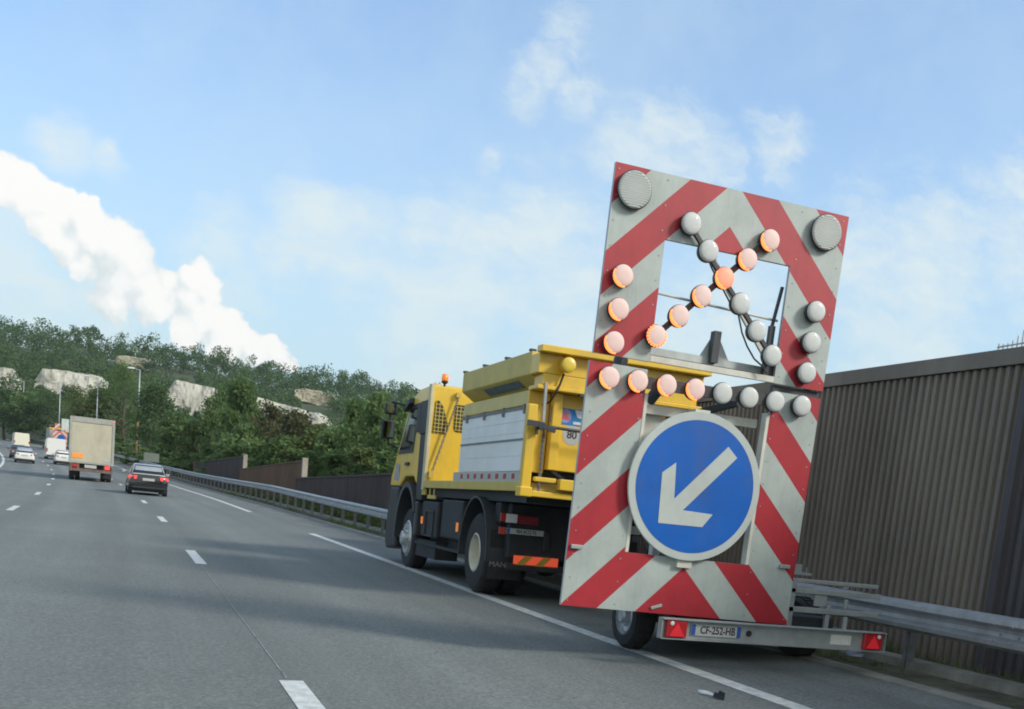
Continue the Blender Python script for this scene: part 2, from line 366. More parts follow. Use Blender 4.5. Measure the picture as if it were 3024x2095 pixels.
# ground sheet
CLIFF_R = 330.
def crest_el(az):
    return R_(float(np.interp(math.degrees(az), [-60, -25, -7, -4, -3, -2, -.8, 3, 6, 9, 13, 15, 19, 30, 60], [4.5, 5.0, 5.3, 5.35, 5.75, 5.2, 5.4, 5.3, 4.95, 4.95, 4.8, 4.6, 2.5, 1.2, .8])))
def gz(x, y):
    r = math.hypot(x, y); az = math.atan2(x, y)
    s, u = inv(x, y)
    base = zr(min(max(s, 0), 400)) * (1 if r < 300 else 1)
    base = min(base, 7.)
    if u > 8.6: base += min((u - 8.6) * .10, 1.6)
    hill = 0
    if y > 0:
        t = min(max((r - 190) / 130, 0), 1); t = t * t * (3 - 2 * t)
        footz = 1.3 + CLIFF_R * math.tan(R_(3.0))
        hill = t * footz * (1 if abs(az) < 1.0 else 0)
        if r > CLIFF_R + 2:
            top = 1.3 + 455 * math.tan(crest_el(az)); c0 = 1.3 + CLIFF_R * math.tan(R_(3.9))
            t2 = min((r - CLIFF_R) / 120, 1); t2 = t2 * t2 * (3 - 2 * t2) ; hill = c0 + (top - c0) * t2
        fade = 1 - min(max((math.degrees(az) - 17) / 12, 0), 1); hill *= max(fade, .25)
    z = max(base - .12, hill)
    if -13 < u < 8.6 and s < 412:
        w = 1.0; z = base - .12 + CROSS * min(max(u, -8), 8) - .06 if r < 300 else min(z, zr(s) - .5)
    return z
def ground():
    mb = MB(); rs = [0, 4, 7, 10, 13, 16, 20, 25, 30, 36, 43, 50, 60, 70, 80, 90, 100, 112, 125, 140, 155, 170, 185, 200, 215, 230, 245, 260, 275, 290, 305, 318, 329.5, 332.5, 345, 360, 380, 400, 425, 455, 500, 600, 800, 1200, 2500]
    azs = [R_(a) for a in list(range(-180, -40, 12)) + list(range(-40, 60, 1)) + list(range(60, 181, 12))]
    rings = [[(r * math.sin(a), r * math.cos(a), gz(r * math.sin(a), r * math.cos(a)) - (.4 if r < 30 and False else 0)) for a in azs] for r in rs[1:]]
    mb.loft(rings, 0, caps=False, close=False)
    o = mb.build('ground', mat('ground_soil', (.052, .070, .028), .95, var=.4, scale=.7, bump=.6, bscale=6, dirt=(.16, .14, .09), dirt_amt=.6), fix=False, smooth=True); tag(o, 'green and earthy ground rising to a wooded hill', None, None, 'structure')
ground()
# verge strips right of the asphalt
concrete = mat('concrete_old', (.23, .225, .195), .9, var=.3, scale=2.5, bump=.3, dirt=(.1, .1, .07), dirt_amt=.7)
mb = MB(); sweep(mb, [(UE, -.10), (UE, .012), (UE + .10, .03), (UE + .24, .02), (UE + .26, -.10)], ss_list)
tag(mb.build('kerb', concrete, fix=False), 'worn concrete edging strip along the hard shoulder', None, None, 'structure')
verge_m = mat('verge_soil', (.085, .080, .055), .95, var=.55, scale=3.0, bump=.9, bscale=14, dirt=(.045, .075, .025), dirt_amt=.9)
mb = MB(); sweep(mb, [(UE + .25, -.03), (7.2, -.01), (7.42, .0), (7.8, .03), (8.1, .02), (8.7, .05)], ss_list)
tag(mb.build('verge', verge_m, fix=False, smooth=True), 'earthy verge under the guardrail', None, None, 'structure')
mb = MB(); sweep(mb, [(7.62, -.05), (7.64, .10), (7.86, .11), (7.88, -.05)], [s for s in ss_list if s < 130])
tag(mb.build('kerb_stone', concrete, fix=False), 'pale concrete gutter edge behind the guardrail posts', None, None, 'structure')

# ------------------------------------------------------------------ chalk cliffs
rnd = random.Random(7)
def hash3(*a):
    return (math.sin(a[0] * 12.9898 + a[1] * 78.233 + (a[2] if len(a) > 2 else 0) * 37.719) * 43758.5453) % 1.0
from mathutils import noise as mnoise
chalk = mat('chalk', (.46, .45, .39), .95, var=.30, scale=.22, bump=.5, bscale=1.2, stretch=(2.2, 2.2, .5), dirt=(.14, .15, .09), dirt_amt=.85)
chalk_y = mat('chalk_buff', (.34, .31, .22), .95, var=.22, scale=.10, bump=.5, bscale=1.2, stretch=(2.2, 2.2, .5), dirt=(.16, .15, .09), dirt_amt=.6)
def cliff(pts_top, pts_bot, r, m, depth=14):
    """pts: (px,py) in the 2304 wide picture, left to right"""
    T = [azel(x * 1.3125, y * 1.3125) for x, y in pts_top]; B = [azel(x * 1.3125, y * 1.3125) for x, y in pts_bot]
    a0, a1 = T[0][0], T[-1][0]; n = max(6, int((a1 - a0) * r / .6)); nv = 16; rings = []
    for i in range(n + 1):
        a = a0 + (a1 - a0) * i / n; e1 = float(np.interp(a, [t[0] for t in T], [t[1] for t in T])); e0 = float(np.interp(a, [t[0] for t in B], [t[1] for t in B]))
        e1 += (mnoise.noise(Vector((a * 130, 1, 0)))) * .0011; e0 += (mnoise.noise(Vector((a * 170, 5, 0)))) * .003
        edge = min(1, min(i, n - i) / 3.0); e1 = e0 + (e1 - e0) * (.25 + .75 * edge) if edge < 1 else e1
        ring = []
        for j in range(nv + 1):
            t = j / nv; el = (e0 - .008) + (e1 - e0 + .008) * t
            rr = r + t * 4 + 2.2 * mnoise.noise(Vector((a * 95, t * .8, r))) + 1.0 * mnoise.noise(Vector((a * 190, t * 1.6, r))) + .6 * mnoise.noise(Vector((a * 900, t * 7, r)))
            ring.append((rr * math.sin(a), rr * math.cos(a), CAMC.z + r * math.tan(el)))
        rr = r + depth
        ring.append((rr * math.sin(a), rr * math.cos(a), CAMC.z + r * math.tan(e1))); ring.append((rr * math.sin(a), rr * math.cos(a), CAMC.z + r * math.tan(e0 - .01)))
        rings.append(ring)
    mb = MB(); mb.loft(rings, 0, caps=True, close=True); o = mb.build('chalk_cliff', m, smooth=False); tag(o, None, None, None, 'structure')
cliff([(-40, 822), (0, 824), (30, 828), (50, 834)], [(-40, 862), (0, 864), (30, 866), (48, 856)], 322, chalk)
cliff([(78, 832), (95, 827), (150, 832), (215, 842), (245, 850)], [(78, 862), (110, 874), (150, 872), (200, 868), (245, 860)], 322, chalk)
cliff([(376, 858), (400, 853), (470, 868), (520, 884)], [(376, 880), (400, 905), (425, 942), (470, 915), (520, 905)], 322, chalk)
cliff([(560, 886), (620, 902), (700, 925), (752, 938)], [(560, 905), (620, 930), (700, 950), (752, 966)], 322, chalk)
cliff([(664, 870), (700, 874), (740, 883), (762, 887)], [(664, 877), (700, 886), (740, 902), (762, 898)], 385, chalk_y)
cliff([(262, 797), (300, 800), (338, 807)], [(262, 801), (300, 804), (338, 811)], 400, chalk_y)

# ------------------------------------------------------------------ trees
LM = {
    'mid': leafmat('leaves_mid', (.085, .150, .058), (.200, .290, .110), .5),
    'light': leafmat('leaves_light', (.125, .205, .080), (.270, .375, .150), .5),
    'dark': leafmat('leaves_dark', (.050, .095, .040), (.120, .185, .075)),
    'brown': leafmat('leaves_brown', (.072, .080, .040), (.155, .155, .078)),
    'olive': leafmat('leaves_olive', (.080, .120, .045), (.195, .240, .090)),
    'wood': leafmat('leaves_wood', (.046, .095, .042), (.125, .195, .080), .35, .09),
}
bark = mat('bark', (.11, .095, .07), .95, var=.4, scale=4, bump=.8, bscale=12, stretch=(1, 1, .3))
def leaf_quads(V, F, c, size, rg, flat=.5):
    n = Vector((rg.gauss(0, 1), rg.gauss(0, 1), rg.gauss(0, 1) + .4)).normalized(); a = n.orthogonal().normalized(); a.rotate(Matrix.Rotation(rg.random() * 6.28, 3, n)); b = n.cross(a)
    s1 = size * rg.uniform(.6, 1.3); s2 = s1 * rg.uniform(.45, .8); i = len(V)
    V.append(c + a * s1 * .5); V.append(c + b * s2 * .5 + n * s1 * .08); V.append(c - a * s1 * .5); V.append(c - b * s2 * .5 + n * s1 * .08); F.append((i, i + 1, i + 2, i + 3))
def crown_mesh(name, m, h, w, seed, nclump=26, nleaf=70, size=.3, shape='round', gap=.0):
    rg = random.Random(seed); V = []; F = []
    for k in range(nclump):
        t = rg.random() ** .8
        if shape == 'tall': rad = w * .5 * (math.sin(math.pi * (0.12 + .86 * t)) ** .6) * (1 - .35 * t)
        elif shape == 'bush': rad = w * .5 * math.sqrt(max(.05, 1 - t * t * .9))
        else: rad = w * .5 * math.sqrt(max(.06, 1 - (2 * t - .9) ** 2 * .95))
        a = rg.random() * 6.283; q = rad * rg.uniform(.35, .95) ** .7
        c = Vector((q * math.cos(a), q * math.sin(a), h * (.10 + .86 * t))) if shape == 'bush' else Vector((q * math.cos(a), q * math.sin(a), h * (.20 + .74 * t)))
        cr = w * rg.uniform(.13, .24) * (1.0 if shape != 'tall' else 1.1)
        for j in range(nleaf):
            d = Vector((rg.gauss(0, 1), rg.gauss(0, 1), rg.gauss(0, 1))).normalized() * cr * (rg.random() ** .45)
            d.z *= .8; p = c + d
            if p.z < .05: continue
            leaf_quads(V, F, p, size, rg)
    me = bpy.data.meshes.new(name); me.from_pydata(V, [], F); me.materials.append(m); return me
def trunk_mesh(h, w, seed):
    rg = random.Random(seed); mb = MB(); r0 = h * .022
    top = Vector((rg.uniform(-.3, .3), rg.uniform(-.3, .3), h * .8)); mid = top * .5 + Vector((rg.uniform(-.2, .2), rg.uniform(-.2, .2), 0))
    mb.cyl((0, 0, -.6), mid, r0 * 1.2, r0 * .75, 8); mb.cyl(mid, top, r0 * .75, r0 * .2, 6)
    for k in range(9):
        t = rg.uniform(.22, .8); p = Vector((0, 0, 0)).lerp(mid, t * 2) if t < .5 else mid.lerp(top, t * 2 - 1); a = rg.random() * 6.28
        e = p + Vector((math.cos(a) * w * .33, math.sin(a) * w * .33, h * .14)); mb.cyl(p, e, r0 * .45 * (1.1 - t), r0 * .08, 5)
    return mb
PROTO = {}
def tree(kind, loc, h, w, shape, label, group=None, name='tree', lsize=.3, cat='tree', nclump=42, nleaf=110):
    key = (kind, shape, rnd.randrange(3), nclump)
    t = root(name, loc, label, cat, group, rz=rnd.uniform(0, 6.28))
    if key not in PROTO:
        sd = len(PROTO) * 13 + 5
        cm = crown_mesh('crown', LM[kind], 10, 10 * .62, sd, nclump, nleaf, lsize * 10 / h, shape)
        tb = trunk_mesh(10, 6.2, sd); to = tb.build('trunk', bark, None); tm = to.data; bpy.data.objects.remove(to); PROTO[key] = (cm, tm)
    cm, tm = PROTO[key]; sx = w / 6.2; sz = h / 10
    for nm, me in (('crown', cm), ('trunk', tm)):
        o = bpy.data.objects.new(nm, me); COL.objects.link(o); o.parent = t; o.scale = (sx, sx, sz)
    return t
def px_tree(px, pt, pw, dist, kind, shape, label, base_el=None, **kw):
    """px centre, pt top, pw width in the 2304 wide picture"""
    P = at(px * 1.3125, pt * 1.3125, dist); z0 = gz(P.x, P.y); s, u = inv(P.x, P.y)
    w = pw * 1.3125 / FPX * dist * 1.12; h = (P.z - z0) * 1.03
    return tree(kind, (P.x, P.y, z0), h, w, shape, label, **kw)
G1 = 'trees on the bank behind the low noise wall'
px_tree(925, 900, 110, 62, 'light', 'tall', 'bright green broadleaf tree rising beside the mirrors of the yellow truck', group=G1)
px_tree(862, 893, 105, 66, 'light', 'tall', 'light green leafy tree with upright top, left of the truck mirrors', group=G1)
px_tree(806, 906, 90, 70, 'mid', 'tall', 'slender mid green tree between two light green trees left of the truck', group=G1)
px_tree(770, 965, 100, 74, 'light', 'round', 'rounded light green tree over the low purple wall panel', group=G1)
px_tree(712, 962, 90, 80, 'olive', 'round', 'olive green bushy tree under the white cliff streak', group=G1)
px_tree(665, 925, 95, 84, 'brown', 'round', 'reddish brown thin-leaved tree over the middle of the low wall', group=G1)
px_tree(610, 905, 85, 92, 'brown', 'round', 'brownish sparse tree beside the tall green poplar', group=G1, nclump=22)
px_tree(545, 860, 95, 100, 'mid', 'tall', 'tall green poplar whose top crosses the white cliff', group=G1)
px_tree(496, 868, 90, 108, 'mid', 'tall', 'tall leafy green poplar standing against the chalk face', group=G1)
px_tree(452, 948, 80, 112, 'olive', 'round', 'yellowish green tree in the gap below the chalk notch', group=G1)
px_tree(400, 935, 90, 122, 'mid', 'round', 'mid green tree above the black hatchback', group=G1)
px_tree(352, 868, 110, 135, 'dark', 'tall', 'dark green tall tree just right of the nearest street lamp', group=G1)
px_tree(285, 815, 110, 172, 'mid', 'tall', 'tallest green tree behind the nearest street lamp', group=G1)
px_tree(228, 880, 90, 178, 'olive', 'round', 'yellow green tree rising behind the box lorry', group=G1)
px_tree(172, 872, 80, 225, 'olive', 'tall', 'yellowish tree above the distant arrow board', group=G1)
px_tree(112, 880, 80, 235, 'dark', 'tall', 'dark tree left of the distant arrow board', group=G1)
px_tree(60, 888, 80, 240, 'mid', 'round', 'green tree behind the cream van', group=G1)
px_tree(12, 876, 80, 245, 'dark', 'tall', 'dark green tree at the left edge above the far traffic', group=G1)
px_tree(640, 985, 80, 78, 'mid', 'round', 'low green tree in front of the reddish brown tree', group=G1)
px_tree(560, 960, 90, 92, 'light', 'round', 'light green young tree at the foot of the tall poplars', group=G1)
# bushes along the top of the low walls
G2 = 'bushes behind the low noise wall'
bl = [(940, 1010, 100, 55), (880, 1020, 90, 58), (820, 1015, 90, 60), (765, 1025, 90, 64), (700, 1022, 80, 70), (655, 1018, 80, 74), (600, 1015, 80, 80), (545, 1005, 80, 88), (500, 1000, 80, 96),
      (455, 1008, 70, 104), (415, 1012, 70, 112), (375, 1010, 60, 122), (345, 1005, 60, 132), (315, 1000, 60, 142), (275, 985, 60, 158), (240, 975, 60, 170)]
where = ['close beside the truck cab', 'just left of the truck cab', 'under the bright tree', 'at the near end of the low wall', 'over the near wall step', 'beside the pale wall post', 'over the brown wall panel', 'below the poplars',
         'over the dark wall panel', 'where the wall turns dark', 'above the hatchback roof', 'at the far end of the low wall', 'behind the small grey road sign', 'at the foot of the nearest lamp', 'between the lamp and the lorry', 'right beside the lorry box']
for (x, y, w, d), wh in zip(bl, where):
    px_tree(x, y, w, d, rnd.choice(['mid', 'olive', 'light', 'mid']), 'bush', 'leafy green bush ' + wh, group=G2, name='bush', cat='bush', nclump=20, nleaf=60, lsize=.26)

# woodland on the hill: one mass
def woodland():
    rg = random.Random(11); V = []; F = []
    WIN = [(-9, -5.5, 3.55), (-5.2, -1.9, 3.85), (.75, 3.9, 3.3), (4.6, 9.2, 3.55)]       # chalk faces left clear (az range, foot elevation)
    def crown(x, y, z0, h, w, nl, sz):
        ncl = 11
        for k in range(ncl):
            a = rg.random() * 6.28; t = rg.uniform(.12, .93); q = w * .5 * math.sqrt(max(.05, 1 - (1.7 * t - .8) ** 2)) * rg.uniform(.3, .9)
            c = Vector((x + q * math.cos(a), y + q * math.sin(a), z0 + h * t * .88)); cr = w * rg.uniform(.17, .27)
            for j in range(nl // ncl):
                d = Vector((rg.gauss(0, 1), rg.gauss(0, 1), rg.gauss(0, .9) + .25)).normalized() * cr * rg.random() ** .35
                leaf_quads(V, F, c + d, sz, rg)
    rows = [(178, 5.5, 8, 330), (200, 6, 9, 330), (222, 7, 9, 330), (246, 8, 9, 330), (270, 8, 10, 330), (292, 8, 10, 330), (312, 7, 10, 330),
            (338, 6.5, 9, 330), (352, 8, 9, 330), (368, 8, 10, 330), (388, 9, 10, 360), (408, 9, 11, 380), (430, 9, 11, 400), (450, 9, 11, 460), (462, 9, 10, 460)]
    for r, w0, h0, nl in rows:
        a = R_(-10.5)
        while a < R_(19 if r < 330 else 17.5):
            a += w0 * rg.uniform(.55, .95) / r; rr = r + rg.uniform(-9, 9) if r not in (312, 338) else r + rg.uniform(-4, 3)
            x, y = rr * math.sin(a), rr * math.cos(a); s, u = inv(x, y)
            if -15 < u < 10 and s < 405: continue
            if r < 330 and u < 10: continue
            z0 = gz(x, y) - .5; h = h0 * rg.uniform(.65, 1.15); w = w0 * rg.uniform(.8, 1.25)
            az = math.degrees(a)
            if r < 330:
                for lo, hi, fe in WIN:
                    if lo < az < hi:
                        mx = CAMC.z + rr * math.tan(R_(fe)) - z0; h = min(h, mx * rg.uniform(.85, 1.0) + (rg.uniform(1, 4.5) if rg.random() < .22 else 0))
                if h < 1.5: continue
            elif r < 400:
                if (7.0 < az < 9.1 and r < 385 and CAMC.z + rr * math.tan(R_(4.75)) < z0 + h): continue
                if (az < -.1 and az > -1.6 or .95 < az < 1.8) and CAMC.z + rr * math.tan(R_(5.60)) < z0 + h: continue
            crown(x, y, z0, h, min(w, h * 1.1), int(nl * 1.5), .72 if r > 330 else .64)
    me = bpy.data.meshes.new('woodland'); me.from_pydata(V, [], F); me.materials.append(LM['wood']); o = bpy.data.objects.new('woodland', me); COL.objects.link(o)
    tag(o, 'dense green woodland covering the hill around the chalk cliffs', 'woodland', None, 'stuff')
woodland()

# weeds and grass along the verge
def weeds():
    rg = random.Random(3); V = []; F = []
    for k in range(9000):
        s = rg.uniform(3, 75) if k % 3 else rg.uniform(3, 16); u = rg.choice([rg.uniform(7.9, 8.4), rg.uniform(7.9, 8.4), rg.uniform(7.0, 7.35)]); 
        if mnoise.noise(Vector((s * .35, u * 1.5, 0))) < -.05: continue
        p = rd(s, u, 0.02); h = rg.uniform(.05, .30) * (1.3 if s > 25 else .75) * (1 if u > 7.5 else .4); a = rg.random() * 6.28; d = Vector((math.cos(a), math.sin(a), 0)); i = len(V)
        V += [p - d * .02, p + d * .02, p + d * .01 + Vector((rg.uniform(-.08, .08), rg.uniform(-.08, .08), h))]; F.append((i, i + 1, i + 2))
        if s > 20 and u > 7.5:
            for q in range(3): leaf_quads(V, F, p + Vector((rg.uniform(-.2, .2), rg.uniform(-.2, .2), rg.uniform(.05, .35))), .14, rg)
    me = bpy.data.meshes.new('weeds'); me.from_pydata(V, [], F); me.materials.append(LM['olive']); o = bpy.data.objects.new('weeds', me); COL.objects.link(o)
    tag(o, 'weeds and grass growing between guardrail and noise wall', 'weeds', None, 'stuff')
weeds()

# ------------------------------------------------------------------ guardrail
galv = mat('galvanised_steel', (.42, .44, .45), .48, metal=.55, var=.18, scale=5, dirt=(.20, .19, .17), dirt_amt=.5)
galv_d = mat('galvanised_dull', (.22, .23, .24), .6, metal=.4, var=.25, scale=6, dirt=(.12, .11, .10), dirt_amt=.6)
def rail_lift(s): return float(np.interp(s, [-14, 28, 55, 260, 420], [0, 0, .19, .16, .1]))
g = root('guardrail', tuple(rd(0, 7.5)), 'long galvanised steel guardrail following the right shoulder below the noise walls', 'guardrail')
UG = 7.5
prof = [(UG + .03, .415), (UG, .42), (UG - .075, .455), (UG - .08, .495), (UG, .535), (UG + .005, .575), (UG, .61), (UG - .08, .65), (UG - .075, .695), (UG, .725), (UG + .03, .73), (UG + .03, .725), (UG + .01, .60), (UG + .01, .54), (UG + .03, .43)]
mb = MB(off=g.location); sweep(mb, prof, ss_list, 0, closed=True, fz=rail_lift); mb.build('beam', galv, g, fix=True)
mb = MB(off=g.location)
for k in range(-1, 22):
    s = 3.1 + 4.0 * k; sweep(mb, [(a - .004, b) for a, b in prof[1:10]] + [(a - .001, b) for a, b in prof[9:0:-1]], [s, s + .16, s + .32], 0, closed=True, fz=rail_lift)
    for q in (.05, .27):
        for z in (.50, .555, .65): P = rd(s + q, UG - (.086 if z != .555 else .006), z + rail_lift(s)); mb.cyl(P, P + Vector((-.012, 0, 0)), .013, .010, 6)
spl = mb.build('splices', galv, g); spl['kind'] = 'stuff'
ph = None
for k in range(-3, 55):
    s = .69 + 2.0 * k; mb = MB(off=(0, 0, 0)); P = rd(s, UG + .12); 
    if ph is None:
        mb.box(-.05, .05, -.028, -.02, -.3, .66); mb.box(-.05, -.042, -.03, .03, -.3, .66); mb.box(.042, .05, -.03, .03, -.3, .66); mb.box(-.11, -.045, -.06, .06, .50, .64)
        ph = mb.build('post', galv_d, g); o = ph
    else:
        o = ph.copy(); COL.objects.link(o); o.parent = g
    o.location = P - g.location + Vector((0, 0, rail_lift(s))); o.rotation_euler = (0, 0, th(s))

# ------------------------------------------------------------------ noise walls
def wallmat(name, col, var=.25):
    return mat(name, col, .85, var=var, scale=1.1, bump=.25, bscale=30, stretch=(1, 1, .25), dirt=tuple(c * .55 for c in col), dirt_amt=.6)
W_TAUPE = wallmat('wall_taupe', (.215, .188, .160)); W_NAVY = wallmat('wall_navy', (.092, .086, .094)); W_PURPLE = wallmat('wall_purple', (.075, .060, .062)); W_RUST = wallmat('wall_rust', (.145, .092, .060)); W_BROWN2 = wallmat('wall_brown', (.055, .042, .034))
UW = 8.5
def ribbed_wall(label, s0, s1, zt0, zt1, m, cap=None, ribs=.12, zabs=True, u=UW, posts=(), pm=None, post_top=.0, thick=.16, pw=.12):
    """zt: absolute height of the top at both ends"""
    O = rd(s0, u); t = root('noise_wall', tuple(O), label, 'noise wall', 'noise walls along the motorway')
    mb = MB(off=O); n = max(1, int((s1 - s0) / ribs)); step = (s1 - s0) / n
    def top(s): return zt0 + (zt1 - zt0) * (s - s0) / (s1 - s0)
    rings = []; rib = ribs if ribs > 0 else 1
    for k in range(n):
        a = s0 + k * step
        for ds_, du in ((0, 0), (.42 * step, 0), (.5 * step, .042), (.92 * step, .042)):
            s = a + ds_; c = (.17 if cap else .05)
            b = rd(s, u + du); rings.append([(b.x, b.y, b.z - .4), (b.x, b.y, top(s) - c)])
    mb.loft(rings, 0, caps=False, close=False)
    # body behind the ribs
    R2 = []
    for s in (list(np.arange(s0, s1, 3.0)) + [s1]):
        b = rd(s, u + .06); q = rd(s, u + thick); R2.append([(b.x, b.y, b.z - .4), (b.x, b.y, top(s) - .02), (q.x, q.y, top(s) - .02), (q.x, q.y, q.z - .4)])
    mb.loft(R2, 0, caps=True, close=True); mb.build('ribbed_panel', m, t)
    mb = MB(off=O); R3 = []
    for s in (list(np.arange(s0, s1, 3.0)) + [s1]):
        b = rd(s, u - .03); q = rd(s, u + thick + .03); h = .16 if cap else .05; R3.append([(b.x, b.y, top(s) - h), (b.x, b.y, top(s) + .01), (q.x, q.y, top(s) + .01), (q.x, q.y, top(s) - h)])
    mb.loft(R3, 0, caps=True, close=True); mb.build('capping', m, t)
    for sp in posts:
        p = rd(sp, u + .05); mb = MB(off=O); tt = th(sp); mb.m = Matrix.Translation(p) @ Matrix.Rotation(tt, 4, 'Z'); mb.box(-.12, .14, -pw * .85, pw * .85, -.4, top(min(max(sp, s0), s1)) - p.z + post_top); mb.build('post', pm or m, t, bevel=.01)
    return t
ribbed_wall('tall dark navy ribbed noise wall panel at the right edge, nearest the camera', -6, 8.60, 3.56, 3.56, W_NAVY, True, .13, posts=(8.57,), post_top=.02, pw=.06)
ribbed_wall('tall brown ribbed noise wall behind the arrow board trailer', 8.64, 25.0, 3.525, 3.60, W_TAUPE, True, .12)
postc = mat('post_concrete', (.32, .30, .25), .9, var=.2, scale=3, dirt=(.2, .17, .12), dirt_amt=.5)
ribbed_wall('low dark purple noise wall panel just left of the truck cab', 24.9, 54.5, 2.42, 2.06, W_PURPLE, False, .25, u=8.55)
ribbed_wall('brown noise wall panel between two pale posts', 53.6, 75.2, 2.93, 2.54, W_RUST, False, .3, u=8.75, posts=(53.5,), pm=postc, post_top=.12)
ribbed_wall('dark brown noise wall panel behind the second pale post', 74.6, 100, 3.40, 3.10, W_PURPLE, False, .3, u=8.9, posts=(74.5,), pm=postc, post_top=.10)
ribbed_wall('farthest low rusty brown noise wall panel above the hatchback', 100.1, 124, 3.12, 2.95, W_RUST, False, .4, u=8.95)
ribbed_wall('low rusty brown wall end tapering into the bank', 124.1, 150, 2.97, 3.35, W_RUST, False, .5, u=9.0)

for nw in [o for o in bpy.data.objects if o.get('label', '').startswith('tall brown ribbed')]:
    for sj in (12.6, 16.6, 20.6, 24.4):
        mb = MB(off=nw.location); P = rd(sj, UW - .012); mb.m = Matrix.Translation(P) @ Matrix.Rotation(th(sj), 4, 'Z'); mb.box(-.004, .06, -.05, .05, -.3, 3.36 - P.z); mb.build('panel_joint', W_BROWN2, nw)
# pale steel fence on top of the near wall
ft = root('steel_fence', (8.45, 9.7, 3.5), 'small pale galvanised bar fence stepping up on top of the tall wall', 'fence')
mb = MB(off=ft.location); fy = [9.74 - .066 * k for k in range(16)]; fz_ = [3.62, 3.61, 3.61, 3.63, 3.67, 3.72, 3.78, 3.83, 3.86] + [3.9] * 7
for y, z in zip(fy, fz_): mb.bar((8.50, y, 3.49), (8.50, y, z), .015, .015)
mb.build('bars', galv, ft)
mb = MB(off=ft.location)
for z0, y0 in ((3.585, 9.76), (3.545, 9.78), (3.775, 9.36)): mb.bar((8.50, y0, z0), (8.50, 8.7, z0 + .01 * (y0 - 8.7)), .014, .014)
mb.build('rails', galv, ft)
mb = MB(off=ft.location)
for y in fy: mb.cyl((8.52, y, 3.50), (8.44, y - .012, 3.525), .014, .014, 8)
mb.build('clamps', galv, ft)
gp = MB(off=ft.location); gp.prism([(9.38, 3.50), (9.28, 3.64), (8.6, 3.66), (8.6, 3.50)], 0, 8.46, 8.62)
gt = root('wall_end_cap', (8.5, 9, 3.5), 'dark raised capping piece on top of the navy wall at the right edge', 'wall cap'); gp.off = gt.location
gp = MB(off=gt.location); gp.prism([(9.36, 3.572), (9.26, 3.68), (8.0, 3.70), (8.0, 3.572)], 0, 8.47, 8.63); gp.build('capping', W_NAVY, gt)

# ------------------------------------------------------------------ street lamps
lamp_grey = mat('lamp_grey', (.42, .45, .52), .5, metal=.3, var=.1); lamp_rust = mat('lamp_rust', (.30, .17, .07), .8, var=.2, scale=1.5); lamp_head = mat('lamp_head', (.62, .64, .64), .4, var=.05)
def street_lamp(px, ptop, dist, h, rust, label, arm=1.1):
    P = at(px * 1.3125, ptop * 1.3125, dist); t = root('street_lamp', (P.x, P.y, P.z - h), label, 'street lamp', 'street lamps along the motorway')
    lo = h * (.50 if rust else .05)
    mb = MB(); mb.cyl((0, 0, -.5), (0, 0, lo), .14, .115, 12); mb.build('lower_pole', lamp_rust if rust else lamp_grey, t, smooth=True)
    mb = MB(); mb.cyl((0, 0, lo), (0, 0, h), .115, .06, 12); mb.build('upper_pole', lamp_grey, t, smooth=True)
    mb = MB(); mb.bar((0, 0, h - .05), (-arm * .55, 0, h + .06), .07, .07); mb.build('arm', lamp_grey, t)
    mb = MB(); mb.loft([[(-arm * .45 - x, w * a, h + .06 + b * hh) for a, b in ((-1, -.6), (1, -.6), (.75, .8), (-.75, .8))] for x, w, hh in ((0, .08, .05), (.12, .17, .11), (.65, .19, .12), (.85, .10, .05))]); mb.build('lamp_head', lamp_head, t, smooth=False)
    return t
street_lamp(315, 832, 141, 11.6, True, 'street lamp with orange brown lower half, nearest of the row', 1.3)
street_lamp(221, 850, 172, 11.2, False, 'street lamp with wide pale head above the box lorry', 2.6)
street_lamp(136, 862, 212, 11.2, False, 'faint slim street lamp above the distant arrow board', 1.2)
street_lamp(54, 858, 246, 12.0, False, 'street lamp at the far left behind the cream van', 1.6)

# small grey road sign seen from behind
P = at(447, 1352, 66); 
sg = root('road_sign', (P.x, P.y, P.z - .87), 'small grey rectangular road sign seen from behind, above the hatchback', 'road sign', rz=-.1)
mb = MB(); mb.box(-.42, .42, -.015, .015, .62, 1.12); mb.build('panel', mat('sign_back', (.15, .18, .155), .6), sg, bevel=.02)
mb = MB(); mb.box(-.03, .03, .017, .06, -1.2, 1.05); mb.build('post', galv_d, sg)

# ------------------------------------------------------------------ shared vehicle materials
def ply(px, py, y):                               # photo pixel -> point on the plane at forward distance y
    r = ray(px, py); return CAMC + r * (y / r.y)
def plx(px, py, x):
    r = ray(px, py); return CAMC + r * (x / r.x)
rubber = mat('rubber', (.022, .022, .023), .8, var=.3, scale=8, bump=.2)
black = mat('black_plastic', (.018, .020, .023), .55, var=.25, scale=4, dirt=(.06, .058, .052), dirt_amt=.35)
chass = mat('chassis_black', (.018, .021, .026), .65, var=.3, scale=3, dirt=(.045, .045, .044), dirt_amt=.6)
dgrey = mat('dark_grey_plastic', (.038, .044, .050), .5, var=.15, scale=4)
yellow = mat('yellow_paint', (.76, .50, .045), .38, var=.06, scale=1.6, dirt=(.36, .28, .12), dirt_amt=.55, coat=.2)
yellow_d = mat('yellow_paint_dusty_shade', (.56, .44, .10), .5, var=.10, scale=2.5, dirt=(.30, .26, .13), dirt_amt=.45)  # duller side-face yellow: shade mixed into the base colour, grime over it
alu = mat('brushed_aluminium', (.84, .87, .87), .34, metal=.05, var=.05, scale=1.2, dirt=(.50, .52, .50), dirt_amt=.4, stretch=(1, .2, 2))
steel = mat('trailer_steel', (.40, .43, .43), .5, metal=.45, var=.14, scale=5, dirt=(.22, .22, .20), dirt_amt=.5)
cream = mat('cream_metal', (.60, .60, .53), .5, var=.08, scale=5, dirt=(.33, .32, .27), dirt_amt=.4)
